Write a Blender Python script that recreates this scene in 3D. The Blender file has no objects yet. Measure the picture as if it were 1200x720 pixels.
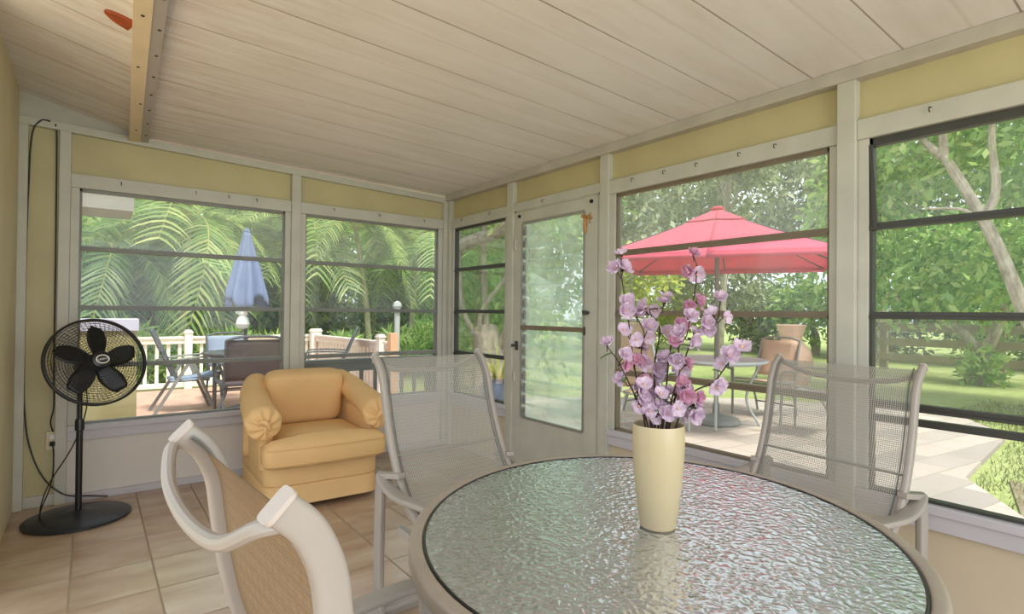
import bpy, math, random
from mathutils import Vector, Matrix
import numpy as np

sc = bpy.context.scene
C = sc.collection
PI = math.pi
H = 1.226

# ------------------------------------------------------------------ camera
cam_d = bpy.data.cameras.new('camera')
cam_d.sensor_width = 36.0
cam_d.lens = 640.82 / 1200 * 36.0
cam_d.clip_start = 0.03
cam = bpy.data.objects.new('camera', cam_d)
C.objects.link(cam)
_F = Vector((0.60962, 0.79264, 0.00886)).normalized()
_R = Vector((0.79258, -0.60969, 0.00975)).normalized()
_U = _R.cross(_F).normalized()
_R = _F.cross(_U).normalized()
m = Matrix((_R, _U, -_F)).transposed().to_4x4()
m.translation = (0, 0, H)
cam.matrix_world = m
sc.camera = cam

# ------------------------------------------------------------------ light
world = bpy.data.worlds.new('sky')
sc.world = world
world.use_nodes = True
wn = world.node_tree
bg = wn.nodes['Background']
bg.inputs['Color'].default_value = (0.86, 0.92, 1.0, 1)
bg.inputs['Strength'].default_value = 1.25

def lamp(name, kind, loc, direction, energy, color=(1, 1, 1), **kw):
    d = bpy.data.lights.new(name, kind)
    d.energy = energy
    d.color = color
    for k, v in kw.items():
        setattr(d, k, v)
    o = bpy.data.objects.new(name, d)
    C.objects.link(o)
    o.location = loc
    o.rotation_euler = Vector(direction).to_track_quat('-Z', 'Y').to_euler()
    return o

lamp('sun', 'SUN', (0, 0, 20), (-0.03, 0.48, -0.87), 4.0, (1.0, 0.96, 0.90), angle=math.radians(12))
lamp('added_rear_fill', 'AREA', (0.9, -3.1, 1.35), (0.12, 1, 0.08), 62, (0.90, 0.93, 1.0), shape='RECTANGLE', size=3.4, size_y=2.2)  # added area light behind the camera, lifts the brightness of the room

sc.view_settings.view_transform = 'Standard'
sc.view_settings.look = 'None'
sc.view_settings.exposure = 0.58
sc.view_settings.gamma = 1.0
sc.view_settings.use_curve_mapping = False
sc.cycles.use_denoising = True
sc.cycles.max_bounces = 10
sc.cycles.diffuse_bounces = 5
sc.cycles.transparent_max_bounces = 32
sc.cycles.caustics_reflective = False
sc.cycles.caustics_refractive = False

# ------------------------------------------------------------------ mesh helpers
class MB:
    def __init__(s):
        s.v = []; s.f = []; s.mi = []; s.uv = []

    def face(s, idx, mi=0, uv=None):
        s.f.append(tuple(idx)); s.mi.append(mi); s.uv.append(uv)

    def box(s, x0, x1, y0, y1, z0, z1, mi=0):
        n = len(s.v)
        s.v += [(x0, y0, z0), (x1, y0, z0), (x1, y1, z0), (x0, y1, z0), (x0, y0, z1), (x1, y0, z1), (x1, y1, z1), (x0, y1, z1)]
        for q in ((0, 3, 2, 1), (4, 5, 6, 7), (0, 1, 5, 4), (1, 2, 6, 5), (2, 3, 7, 6), (3, 0, 4, 7)):
            s.face([n + i for i in q], mi)
        return s

    def prism(s, poly, axis, a, b, mi=0):
        """polygon in the plane across `axis`, extruded from a to b"""
        n = len(s.v); k = len(poly)
        for t in (a, b):
            for (p, q) in poly:
                s.v.append((t, p, q) if axis == 'x' else (p, t, q) if axis == 'y' else (p, q, t))
        s.face([n + i for i in range(k)][::-1], mi)
        s.face([n + k + i for i in range(k)], mi)
        for i in range(k):
            j = (i + 1) % k
            s.face((n + i, n + j, n + k + j, n + k + i), mi)
        return s

    def bar(s, p, q, w, h, up=(0, 0, 1), mi=0):
        p = Vector(p); q = Vector(q)
        d = (q - p).normalized(); up = Vector(up)
        if abs(d.dot(up)) > 0.98:
            up = Vector((1, 0, 0))
        a = d.cross(up).normalized(); b = a.cross(d).normalized()
        n = len(s.v)
        for e in (p, q):
            for (i, j) in ((-1, -1), (1, -1), (1, 1), (-1, 1)):
                s.v.append(tuple(e + a * (i * w / 2) + b * (j * h / 2)))
        for qd in ((0, 3, 2, 1), (4, 5, 6, 7), (0, 1, 5, 4), (1, 2, 6, 5), (2, 3, 7, 6), (3, 0, 4, 7)):
            s.face([n + i for i in qd], mi)
        return s

    def sweep(s, pts, sec, side=None, mi=0, closed=False, caps=True, scale=None):
        """section (a, b) pairs swept along pts; a along `side` (or a free frame), b across it"""
        pts = [Vector(p) for p in pts]; n0 = len(s.v); N = len(pts); k = len(sec)
        prev = None
        for i, p in enumerate(pts):
            if closed:
                t = (pts[(i + 1) % N] - pts[i - 1]).normalized()
            else:
                t = (pts[min(i + 1, N - 1)] - pts[max(i - 1, 0)]).normalized()
            if side is not None:
                a = Vector(side); a = (a - t * a.dot(t)).normalized()
            elif prev is None:
                a = t.orthogonal().normalized()
            else:
                a = (prev - t * prev.dot(t)).normalized()
            prev = a
            b = t.cross(a).normalized()
            f = scale[i] if scale else 1.0
            for (u, w) in sec:
                s.v.append(tuple(p + a * (u * f) + b * (w * f)))
        for i in range(N if closed else N - 1):
            j = (i + 1) % N
            for c in range(k):
                d = (c + 1) % k
                s.face((n0 + i * k + c, n0 + i * k + d, n0 + j * k + d, n0 + j * k + c), mi)
        if caps and not closed:
            s.face([n0 + c for c in range(k)][::-1], mi)
            s.face([n0 + (N - 1) * k + c for c in range(k)], mi)
        return s

    def tube(s, pts, r, n=8, mi=0, closed=False, scale=None):
        sec = [(r * math.cos(2 * PI * i / n), r * math.sin(2 * PI * i / n)) for i in range(n)]
        return s.sweep(pts, sec, None, mi, closed, True, scale)

    def taper(s, pts, radii, n=8, mi=0):
        return s.tube(pts, 1.0, n, mi, False, radii)

    def lathe(s, prof, n=32, c=(0, 0, 0), mi=0, sx=1.0, sy=1.0):
        n0 = len(s.v); k = len(prof)
        for i in range(n):
            a = 2 * PI * i / n
            for (r, z) in prof:
                s.v.append((c[0] + r * math.cos(a) * sx, c[1] + r * math.sin(a) * sy, c[2] + z))
        for i in range(n):
            j = (i + 1) % n
            for q in range(k - 1):
                s.face((n0 + i * k + q, n0 + j * k + q, n0 + j * k + q + 1, n0 + i * k + q + 1), mi)
        if prof[0][0] > 1e-6:
            pass
        return s

    def grid(s, fn, nu, nv, mi=0, uvf=None, flip=False):
        n0 = len(s.v)
        for i in range(nu + 1):
            for j in range(nv + 1):
                s.v.append(tuple(fn(i / nu, j / nv)))
        for i in range(nu):
            for j in range(nv):
                q = [(i, j), (i + 1, j), (i + 1, j + 1), (i, j + 1)]
                if flip:
                    q = q[::-1]
                s.face([n0 + a * (nv + 1) + b for a, b in q], mi, [uvf(a / nu, b / nv) for a, b in q] if uvf else None)
        return s

    def move(s, loc=(0, 0, 0), rz=0.0, mat=None, start=0):
        M = mat if mat is not None else Matrix.Translation(loc) @ Matrix.Rotation(rz, 4, 'Z')
        for i in range(start, len(s.v)):
            s.v[i] = tuple(M @ Vector(s.v[i]))
        return s

    def build(s, name, mats, parent=None, smooth=True, bevel=0.0, subsurf=0, angle=35):
        me = bpy.data.meshes.new(name)
        me.from_pydata(s.v, [], s.f)
        if not isinstance(mats, (list, tuple)):
            mats = [mats]
        for mt in mats:
            me.materials.append(mt)
        me.polygons.foreach_set('material_index', s.mi)
        if any(u is not None for u in s.uv):
            ul = me.uv_layers.new(name='UVMap')
            li = 0
            for fi, f in enumerate(s.f):
                u = s.uv[fi]
                for c in range(len(f)):
                    if u:
                        ul.data[li].uv = u[c]
                    li += 1
        if smooth:
            me.polygons.foreach_set('use_smooth', [True] * len(me.polygons))
            if angle:
                me.set_sharp_from_angle(angle=math.radians(angle))
        me.update()
        o = bpy.data.objects.new(name, me)
        C.objects.link(o)
        if parent is not None:
            o.parent = parent
        if bevel:
            b = o.modifiers.new('bevel', 'BEVEL'); b.width = bevel; b.segments = 2; b.limit_method = 'ANGLE'
            b.angle_limit = math.radians(40)
        if subsurf:
            b = o.modifiers.new('subsurf', 'SUBSURF'); b.levels = subsurf; b.render_levels = subsurf
        return o


def tag(o, label=None, cat=None, group=None, kind=None):
    if label: o['label'] = label
    if cat: o['category'] = cat
    if group: o['group'] = group
    if kind: o['kind'] = kind
    return o

def empty(name, loc=(0, 0, 0), rz=0.0, label=None, cat=None, group=None):
    o = bpy.data.objects.new(name, None)
    o.empty_display_size = 0.1
    C.objects.link(o)
    o.location = loc
    o.rotation_euler = (0, 0, rz)
    return tag(o, label, cat, group)

def copy_tree(o, parent=None):
    c = o.copy(); C.objects.link(c)
    if parent is not None:
        c.parent = parent
    for ch in list(o.children):
        copy_tree(ch, c)
    return c

def struct(name, mb, mats, parent=None, **kw):
    o = mb.build(name, mats, parent, **kw)
    if parent is None:
        o['kind'] = 'structure'
    return o

def bez(pts, n=24):
    """Catmull-Rom through pts"""
    P = [Vector(p) for p in pts]
    P = [P[0] * 2 - P[1]] + P + [P[-1] * 2 - P[-2]]
    out = []; segs = len(P) - 3
    for i in range(n + 1):
        t = i / n * segs; k = min(int(t), segs - 1); t -= k
        a, b, c, d = P[k:k + 4]
        out.append(0.5 * ((2 * b) + (c - a) * t + (2 * a - 5 * b + 4 * c - d) * t * t + (3 * b - a - 3 * c + d) * t ** 3))
    return out

def ellsec(a, b, n=10):
    return [(a * math.cos(2 * PI * i / n), b * math.sin(2 * PI * i / n)) for i in range(n)]

def rrect(a, b, r, k=3):
    """rounded rectangle section, half sizes a, b"""
    out = []
    for cx, cy, s in ((a - r, b - r, 0), (-(a - r), b - r, 1), (-(a - r), -(b - r), 2), (a - r, -(b - r), 3)):
        for i in range(k + 1):
            t = (s + i / k) * PI / 2
            out.append((cx + r * math.cos(t), cy + r * math.sin(t)))
    return out

# ------------------------------------------------------------------ materials
def srgb(r, g, b):
    f = lambda c: (c / 255 / 12.92) if c / 255 <= 0.04045 else ((c / 255 + 0.055) / 1.055) ** 2.4
    return (f(r), f(g), f(b), 1)

class NT:
    def __init__(s, name):
        s.m = bpy.data.materials.new(name); s.m.use_nodes = True
        s.t = s.m.node_tree; s.t.nodes.clear()
        s.out = s.t.nodes.new('ShaderNodeOutputMaterial')
    def n(s, kind, **kw):
        nd = s.t.nodes.new(kind)
        for k, v in kw.items():
            if k.startswith('i_'):
                nd.inputs[k[2:].replace('_', ' ')].default_value = v
            elif k.startswith('x_'):
                nd.inputs[int(k[2:])].default_value = v
            else:
                setattr(nd, k, v)
        return nd
    def l(s, a, b):
        s.t.links.new(a, b)
    def done(s, sock):
        s.l(sock, s.out.inputs['Surface']); return s.m
    def coord(s, which='Object'):
        return s.n('ShaderNodeTexCoord').outputs[which]
    def noise(s, scale, detail=3, vec=None, rough=0.5, **kw):
        nd = s.n('ShaderNodeTexNoise', **kw)
        nd.inputs['Scale'].default_value = scale; nd.inputs['Detail'].default_value = detail
        nd.inputs['Roughness'].default_value = rough
        s.l(vec if vec is not None else s.coord(), nd.inputs['Vector'])
        return nd.outputs['Fac']
    def ramp(s, fac, stops):
        nd = s.n('ShaderNodeValToRGB'); e = nd.color_ramp.elements
        while len(e) > 2: e.remove(e[-1])
        while len(e) < len(stops): e.new(0.5)
        for el, (p, c) in zip(e, stops):
            el.position = p; el.color = c
        s.l(fac, nd.inputs['Fac']); return nd.outputs['Color']
    def math(s, op, a, b=None, c=None):
        nd = s.n('ShaderNodeMath', operation=op)
        for i, v in enumerate((a, b, c)):
            if v is None: continue
            if isinstance(v, (int, float)): nd.inputs[i].default_value = v
            else: s.l(v, nd.inputs[i])
        return nd.outputs[0]
    def mix(s, fac, a, b, blend='MIX'):
        nd = s.n('ShaderNodeMix', data_type='RGBA', blend_type=blend)
        for i, v in ((0, fac), (6, a), (7, b)):
            if isinstance(v, (int, float)): nd.inputs[i].default_value = v
            elif isinstance(v, tuple): nd.inputs[i].default_value = v
            else: s.l(v, nd.inputs[i])
        return nd.outputs[2]
    def mixs(s, fac, a, b):
        nd = s.n('ShaderNodeMixShader')
        if isinstance(fac, (int, float)): nd.inputs[0].default_value = fac
        else: s.l(fac, nd.inputs[0])
        s.l(a, nd.inputs[1]); s.l(b, nd.inputs[2]); return nd.outputs[0]
    def bump(s, h, strength=0.3, dist=0.01):
        nd = s.n('ShaderNodeBump'); nd.inputs['Strength'].default_value = strength; nd.inputs['Distance'].default_value = dist
        s.l(h, nd.inputs['Height']); return nd.outputs['Normal']
    def pbr(s, color, rough=0.5, metal=0.0, normal=None, spec=0.5, **kw):
        nd = s.n('ShaderNodeBsdfPrincipled')
        if isinstance(color, tuple): nd.inputs['Base Color'].default_value = color
        else: s.l(color, nd.inputs['Base Color'])
        if isinstance(rough, (int, float)): nd.inputs['Roughness'].default_value = rough
        else: s.l(rough, nd.inputs['Roughness'])
        nd.inputs['Metallic'].default_value = metal
        nd.inputs['Specular IOR Level'].default_value = spec
        if normal is not None: s.l(normal, nd.inputs['Normal'])
        for k, v in kw.items(): nd.inputs[k.replace('_', ' ')].default_value = v
        return nd.outputs[0]

def vary(c, d):
    return (max(0, c[0] * (1 + d)), max(0, c[1] * (1 + d)), max(0, c[2] * (1 + d)), 1)

def painted(name, c, rough=0.45, var=0.08, scale=6, bump=0.0, metal=0.0, spec=0.5):
    t = NT(name)
    f = t.noise(scale, 4)
    col = t.ramp(f, [(0.3, vary(c, -var)), (0.7, vary(c, var))])
    nrm = t.bump(t.noise(scale * 12, 2), bump, 0.004) if bump else None
    return t.done(t.pbr(col, rough, metal, nrm, spec))

def fabric(name, c, scale=900, var=0.1, rough=0.9, bump=0.25):
    t = NT(name)
    f = t.noise(5, 4); g = t.noise(scale, 2)
    col = t.mix(0.35, t.ramp(f, [(0.3, vary(c, -var)), (0.7, vary(c, var))]), t.ramp(g, [(0.3, vary(c, -0.25)), (0.7, vary(c, 0.2))]))
    return t.done(t.pbr(col, rough, 0, t.bump(g, bump, 0.002), 0.2))

def foliage(name, c1, c2, c3, trans=0.45):
    t = NT(name)
    g = t.n('ShaderNodeNewGeometry')
    col = t.ramp(g.outputs['Random Per Island'], [(0.0, c1), (0.55, c2), (1.0, c3)])
    d = t.n('ShaderNodeBsdfDiffuse'); t.l(col, d.inputs['Color'])
    tr = t.n('ShaderNodeBsdfTranslucent'); t.l(col, tr.inputs['Color'])
    gl = t.n('ShaderNodeBsdfGlossy'); gl.inputs['Roughness'].default_value = 0.45
    s1 = t.mixs(trans, d.outputs[0], tr.outputs[0])
    return t.done(t.mixs(0.05, s1, gl.outputs[0]))

def bark(name, c1, c2, scale=9):
    t = NT(name)
    mp = t.n('ShaderNodeMapping'); t.l(t.coord(), mp.inputs['Vector']); mp.inputs['Scale'].default_value = (1, 1, 0.45)
    f = t.noise(scale, 6, mp.outputs[0], 0.65)
    return t.done(t.pbr(t.ramp(f, [(0.3, c1), (0.7, c2)]), 0.85, 0, t.bump(f, 0.6, 0.03), 0.2))

def pane_mat(name, haze, tint=(0.95, 0.97, 0.95, 1), hazecol=(0.8, 0.84, 0.8, 1), smear=3.0, gloss=0.6):
    t = NT(name)
    tp = t.n('ShaderNodeBsdfTransparent'); tp.inputs['Color'].default_value = tint
    df = t.n('ShaderNodeBsdfDiffuse'); df.inputs['Color'].default_value = hazecol
    tl = t.n('ShaderNodeBsdfTranslucent'); tl.inputs['Color'].default_value = hazecol
    hz = t.mixs(0.6, df.outputs[0], tl.outputs[0])
    f = t.noise(smear, 5)
    fac = t.math('MULTIPLY', t.ramp(f, [(0.3, (0.55, 0.55, 0.55, 1)), (0.75, (1.35, 1.35, 1.35, 1))]), haze)
    s1 = t.mixs(fac, tp.outputs[0], hz)
    gl = t.n('ShaderNodeBsdfGlossy'); gl.inputs['Roughness'].default_value = 0.03
    fr = t.n('ShaderNodeFresnel'); fr.inputs['IOR'].default_value = 1.35
    return t.done(t.mixs(t.math('MULTIPLY', fr.outputs[0], gloss), s1, gl.outputs[0]))

def weave_mat(name, ca, cb, pitch=0.0072, thread=0.36):
    t = NT(name)
    uv = t.n('ShaderNodeSeparateXYZ'); t.l(t.coord('UV'), uv.inputs[0])
    fu = t.math('FRACT', t.math('DIVIDE', uv.outputs[0], pitch))
    fv = t.math('FRACT', t.math('DIVIDE', uv.outputs[1], pitch))
    hu = t.math('GREATER_THAN', fu, thread); hv = t.math('GREATER_THAN', fv, thread)
    hole = t.math('MULTIPLY', hu, hv)
    row = t.math('MODULO', t.math('FLOOR', t.math('DIVIDE', uv.outputs[1], pitch)), 2.0)
    col = t.mix(t.math('MULTIPLY', hu, t.math('ADD', t.math('MULTIPLY', row, 0.5), 0.5)), ca, cb)
    tp = t.n('ShaderNodeBsdfTransparent')
    return t.done(t.mixs(hole, t.pbr(col, 0.7, 0, None, 0.3), tp.outputs[0]))

M = {}
M['frame'] = painted('painted_frame', srgb(190, 190, 178), 0.45, 0.07, 5, 0.05)
M['frame_shade'] = painted('eave_trim_paint', srgb(182, 178, 168), 0.5, 0.1, 6, 0.05)
M['sill'] = painted('sill_paint', srgb(194, 192, 198), 0.4, 0.05, 4)
M['kick'] = painted('kick_panel_paint', srgb(214, 208, 200), 0.5, 0.04, 2)
M['kick_b'] = painted('kick_panel_cream', srgb(206, 192, 166), 0.5, 0.05, 2)
M['yellow'] = painted('yellow_panel', srgb(188, 179, 136), 0.5, 0.07, 3, 0.03)
M['house'] = painted('house_wall_paint', srgb(212, 202, 170), 0.6, 0.05, 3, 0.06)
M['sash'] = painted('sash_metal', srgb(128, 130, 124), 0.45, 0.12, 8)
M['sash_dark'] = painted('sash_dark_metal', srgb(62, 62, 56), 0.45, 0.12, 8)
M['sash_warm'] = painted('sash_bronze_metal', srgb(120, 108, 88), 0.45, 0.12, 8)
M['pane'] = pane_mat('clear_vinyl', 0.035)
M['pane_mid'] = pane_mat('dusty_vinyl', 0.09)
M['pane_haze'] = pane_mat('hazy_vinyl', 0.19)
M['louvre'] = pane_mat('louvre_glass', 0.40, (0.90, 0.95, 0.92, 1), (0.80, 0.92, 0.84, 1), 6, 0.15)
M['alum'] = painted('aluminium', srgb(170, 172, 168), 0.35, 0.06, 12, 0, 0.6)
M['black'] = painted('black_plastic', srgb(24, 24, 26), 0.35, 0.2, 8)
M['blackm'] = painted('black_base_enamel', srgb(34, 38, 42), 0.4, 0.3, 4, 0.05)
M['cord'] = painted('black_cord', srgb(20, 20, 20), 0.5)
M['white'] = painted('white_plastic', srgb(232, 230, 222), 0.4, 0.03)
M['taupe'] = painted('taupe_powder_coat', srgb(162, 155, 147), 0.38, 0.03, 10, 0.02)
M['taupe_cap'] = painted('taupe_plug', srgb(190, 180, 172), 0.45, 0.03)
M['tan_rim'] = painted('table_rim_paint', srgb(160, 149, 136), 0.35, 0.05, 10)
M['weave_front'] = weave_mat('sling_front', srgb(180, 178, 170), srgb(158, 157, 150))
M['weave_back'] = weave_mat('sling_back', srgb(152, 126, 94), srgb(112, 102, 88), 0.0058, 0.62)
M['weave_back_open'] = weave_mat('sling_back_open', srgb(172, 146, 110), srgb(130, 122, 110), 0.0072, 0.36)
M['armchair'] = fabric('gold_upholstery', srgb(232, 194, 138), 700, 0.05)
M['vase'] = painted('cream_ceramic', srgb(198, 183, 146), 0.35, 0.05, 5)
M['vase_in'] = painted('vase_inside', srgb(168, 132, 84), 0.6)
M['petal'] = None
M['twig'] = painted('dark_twig', srgb(62, 42, 38), 0.8, 0.2, 60)
M['gleaf'] = painted('blossom_leaf', srgb(86, 120, 58), 0.6, 0.2, 30)
M['rust'] = painted('red_brown_wood', srgb(160, 72, 30), 0.4, 0.25, 14)
M['beam_wood'] = painted('beam_cream_paint', srgb(226, 208, 176), 0.5, 0.06, 4, 0.05)
M['beam_metal'] = painted('beam_grey_metal', srgb(170, 165, 160), 0.45, 0.05, 6)
M['screw'] = painted('screw_head', srgb(60, 48, 36), 0.5, 0.2, 30)
M['umbrella_red'] = None
M['grey_metal'] = painted('grey_outdoor_metal', srgb(124, 124, 122), 0.5, 0.08, 10)
M['grey_light'] = painted('light_grey_metal', srgb(176, 178, 178), 0.45, 0.06, 10)
M['dark_metal'] = painted('dark_outdoor_metal', srgb(70, 72, 78), 0.5, 0.1, 10)
M['sling_tan'] = fabric('tan_sling', srgb(200, 174, 150), 300, 0.08)
M['sling_dark'] = fabric('dark_sling', srgb(84, 72, 74), 300, 0.1)
M['sling_blue'] = fabric('blue_grey_sling', srgb(136, 148, 168), 300, 0.06)
M['sling_slate'] = fabric('slate_sling', srgb(92, 100, 118), 300, 0.06)
M['terracotta'] = painted('terracotta', srgb(206, 168, 150), 0.8, 0.10, 5, 0.1)
M['bluepot'] = painted('blue_glaze', srgb(96, 112, 142), 0.3, 0.15, 6)
M['rail_white'] = painted('white_rail_paint', srgb(236, 232, 214), 0.55, 0.05, 5)
M['rail_pink'] = painted('weathered_board', srgb(232, 216, 208), 0.6, 0.08, 8)
M['post_wood'] = painted('new_wood_post', srgb(206, 160, 124), 0.7, 0.1, 10)
M['fence'] = painted('weathered_fence', srgb(136, 124, 94), 0.85, 0.15, 6, 0.1)
M['beige_wall'] = painted('neighbour_stucco', srgb(142, 137, 128), 0.7, 0.04, 3)
M['yard_yellow'] = painted('yard_wall_yellow', srgb(160, 150, 104), 0.7, 0.06, 3)  # yellow wall, darkened so the colour carries its shade
M['yard_grey'] = painted('yard_wall_cap', srgb(176, 172, 190), 0.7, 0.06, 3)

def two_tone(name, c, trans):
    t = NT(name)
    f = t.noise(8, 4)
    col = t.ramp(f, [(0.3, vary(c, -0.08)), (0.7, vary(c, 0.08))])
    d = t.n('ShaderNodeBsdfDiffuse'); t.l(col, d.inputs['Color'])
    tr = t.n('ShaderNodeBsdfTranslucent'); t.l(col, tr.inputs['Color'])
    return t.done(t.mixs(trans, d.outputs[0], tr.outputs[0]))

M['umbrella_red'] = two_tone('red_canvas', srgb(230, 112, 134), 0.35)
M['umbrella_blue'] = two_tone('blue_canvas', srgb(126, 142, 180), 0.25)

def petal_mat(name, c1, c2):
    t = NT(name)
    f = t.noise(55, 3)
    col = t.ramp(f, [(0.35, c1), (0.7, c2)])
    d = t.n('ShaderNodeBsdfDiffuse'); t.l(col, d.inputs['Color'])
    tr = t.n('ShaderNodeBsdfTranslucent'); t.l(col, tr.inputs['Color'])
    return t.done(t.mixs(0.3, d.outputs[0], tr.outputs[0]))
M['petal'] = petal_mat('lilac_petal', srgb(212, 188, 212), srgb(232, 218, 232))
M['petal_pink'] = petal_mat('pink_petal', srgb(206, 148, 178), srgb(222, 184, 204))
M['stamen'] = painted('stamen', srgb(214, 176, 150), 0.7)

def ceiling_mat():
    t = NT('ceiling_panels')
    co = t.coord(); sx = t.n('ShaderNodeSeparateXYZ'); t.l(co, sx.inputs[0])
    y = t.math('DIVIDE', t.math('ADD', sx.outputs[1], 20 * 0.355 - 0.79), 0.355)
    fr = t.math('ABSOLUTE', t.math('SUBTRACT', t.math('FRACT', t.math('ADD', y, 0.5)), 0.5))
    line = t.math('SUBTRACT', 1.0, t.math('MINIMUM', 1.0, t.math('DIVIDE', fr, 0.015)))
    fr2 = t.math('ABSOLUTE', t.math('SUBTRACT', t.math('FRACT', t.math('ADD', y, 0.12)), 0.5))
    line2 = t.math('SUBTRACT', 1.0, t.math('MINIMUM', 1.0, t.math('DIVIDE', fr2, 0.03)))
    mp = t.n('ShaderNodeMapping'); t.l(co, mp.inputs['Vector']); mp.inputs['Scale'].default_value = (1.2, 7, 1)
    st = t.noise(1.6, 5, mp.outputs[0], 0.6)
    mp2 = t.n('ShaderNodeMapping'); t.l(co, mp2.inputs['Vector']); mp2.inputs['Scale'].default_value = (2.5, 16, 1)
    st2 = t.noise(1.5, 5, mp2.outputs[0], 0.65)
    base = t.ramp(st, [(0.25, srgb(226, 222, 219)), (0.6, srgb(237, 235, 235))])
    # brownish leak stains next to the beam
    nx = t.math('SUBTRACT', 1.0, t.math('MINIMUM', 1.0, t.math('DIVIDE', t.math('ABSOLUTE', t.math('SUBTRACT', sx.outputs[0], 0.2)), 0.75)))
    stain = t.math('MULTIPLY', nx, t.ramp(st2, [(0.42, (0, 0, 0, 1)), (0.68, (1, 1, 1, 1))]))
    base = t.mix(t.math('MULTIPLY', stain, 0.45), base, srgb(178, 140, 104))
    brk = t.ramp(t.noise(3.0, 3, mp.outputs[0]), [(0.3, (0.45, 0.45, 0.45, 1)), (0.6, (1, 1, 1, 1))])
    base = t.mix(t.math('MULTIPLY', line2, 0.16), base, srgb(150, 124, 100))
    col = t.mix(t.math('MULTIPLY', line, t.math('MULTIPLY', brk, 0.85)), base, srgb(112, 86, 62))
    return t.done(t.pbr(col, 0.55, 0, t.bump(t.math('MULTIPLY', line, -1.0), 0.4, 0.006), 0.3))
M['ceiling'] = ceiling_mat()

def tile_mat():
    t = NT('floor_tiles')
    co = t.coord(); s = t.n('ShaderNodeSeparateXYZ'); t.l(co, s.inputs[0])
    X = t.math('DIVIDE', t.math('ADD', s.outputs[0], 10 * 0.31 + 0.06), 0.31)
    Y = t.math('DIVIDE', t.math('ADD', s.outputs[1], 20 * 0.345 - 2.84), 0.345)
    def g(v, w):
        f = t.math('ABSOLUTE', t.math('SUBTRACT', t.math('FRACT', t.math('ADD', v, 0.5)), 0.5))
        return t.math('LESS_THAN', f, w)
    grout = t.math('MAXIMUM', g(X, 0.014), g(Y, 0.012))
    cell = t.n('ShaderNodeCombineXYZ'); t.l(t.math('FLOOR', X), cell.inputs[0]); t.l(t.math('FLOOR', Y), cell.inputs[1])
    wn_ = t.n('ShaderNodeTexWhiteNoise'); t.l(cell.outputs[0], wn_.inputs['Vector'])
    off = t.n('ShaderNodeVectorMath', operation='MULTIPLY_ADD'); t.l(wn_.outputs['Color'], off.inputs[0]); off.inputs[1].default_value = (9, 9, 9); t.l(co, off.inputs[2])
    mp = t.n('ShaderNodeMapping'); t.l(off.outputs[0], mp.inputs['Vector']); mp.inputs['Scale'].default_value = (0.9, 2.2, 1)
    f = t.noise(2.6, 5, mp.outputs[0], 0.55)
    a = t.ramp(f, [(0.25, srgb(156, 126, 100)), (0.5, srgb(186, 162, 136)), (0.75, srgb(206, 190, 168))])
    a = t.mix(0.22, a, t.ramp(wn_.outputs['Value'], [(0, srgb(150, 112, 84)), (1, srgb(210, 196, 172))]))
    col = t.mix(grout, a, srgb(150, 132, 108))
    ro = t.math('ADD', 0.24, t.math('MULTIPLY', grout, 0.5))
    return t.done(t.pbr(col, ro, 0, t.bump(t.math('MULTIPLY', grout, -1), 0.4, 0.003), 0.5))
M['tile'] = tile_mat()

def paver_mat():
    t = NT('patio_pavers')
    co = t.coord()
    mp = t.n('ShaderNodeMapping'); t.l(co, mp.inputs['Vector']); mp.inputs['Rotation'].default_value = (0, 0, math.radians(8))
    b = t.n('ShaderNodeTexBrick'); t.l(mp.outputs[0], b.inputs['Vector'])
    b.inputs['Color1'].default_value = srgb(190, 178, 166); b.inputs['Color2'].default_value = srgb(134, 128, 126)
    b.inputs['Mortar'].default_value = srgb(136, 126, 114)
    b.inputs['Scale'].default_value = 1.0; b.inputs['Mortar Size'].default_value = 0.006; b.inputs['Bias'].default_value = -0.1
    b.inputs['Brick Width'].default_value = 0.5; b.inputs['Row Height'].default_value = 0.26
    f = t.noise(3, 5)
    col = t.mix(0.2, b.outputs['Color'], t.ramp(f, [(0.3, srgb(172, 158, 146)), (0.7, srgb(194, 182, 170))]))
    return t.done(t.pbr(col, 0.8, 0, None, 0.2))
M['paver'] = paver_mat()

def deck_mat():
    t = NT('deck_boards')
    co = t.coord(); s = t.n('ShaderNodeSeparateXYZ'); t.l(co, s.inputs[0])
    f = t.math('ABSOLUTE', t.math('SUBTRACT', t.math('FRACT', t.math('DIVIDE', t.math('ADD', s.outputs[1], 30), 0.14)), 0.5))
    gap = t.math('GREATER_THAN', f, 0.47)
    n = t.noise(4, 4)
    col = t.mix(gap, t.ramp(n, [(0.3, srgb(184, 140, 122)), (0.7, srgb(204, 168, 150))]), srgb(120, 84, 70))
    return t.done(t.pbr(col, 0.7, 0, None, 0.25))
M['deck'] = deck_mat()

def grass_mat():
    t = NT('lawn')
    n1 = t.noise(0.55, 4); n2 = t.noise(14, 4)
    a = t.ramp(n1, [(0.35, srgb(124, 138, 80)), (0.55, srgb(154, 164, 104)), (0.72, srgb(178, 180, 132))])
    b = t.ramp(n2, [(0.3, srgb(110, 124, 70)), (0.7, srgb(172, 178, 122))])
    return t.done(t.pbr(t.mix(0.45, a, b), 0.9, 0, t.bump(n2, 0.5, 0.05), 0.1))
M['grass'] = grass_mat()

def dirt_mat():
    t = NT('sandy_soil')
    n1 = t.noise(5, 5)
    return t.done(t.pbr(t.ramp(n1, [(0.3, srgb(112, 102, 82)), (0.7, srgb(146, 136, 114))]), 0.9, 0, t.bump(n1, 0.4, 0.02), 0.1))
M['dirt'] = dirt_mat()

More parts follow.
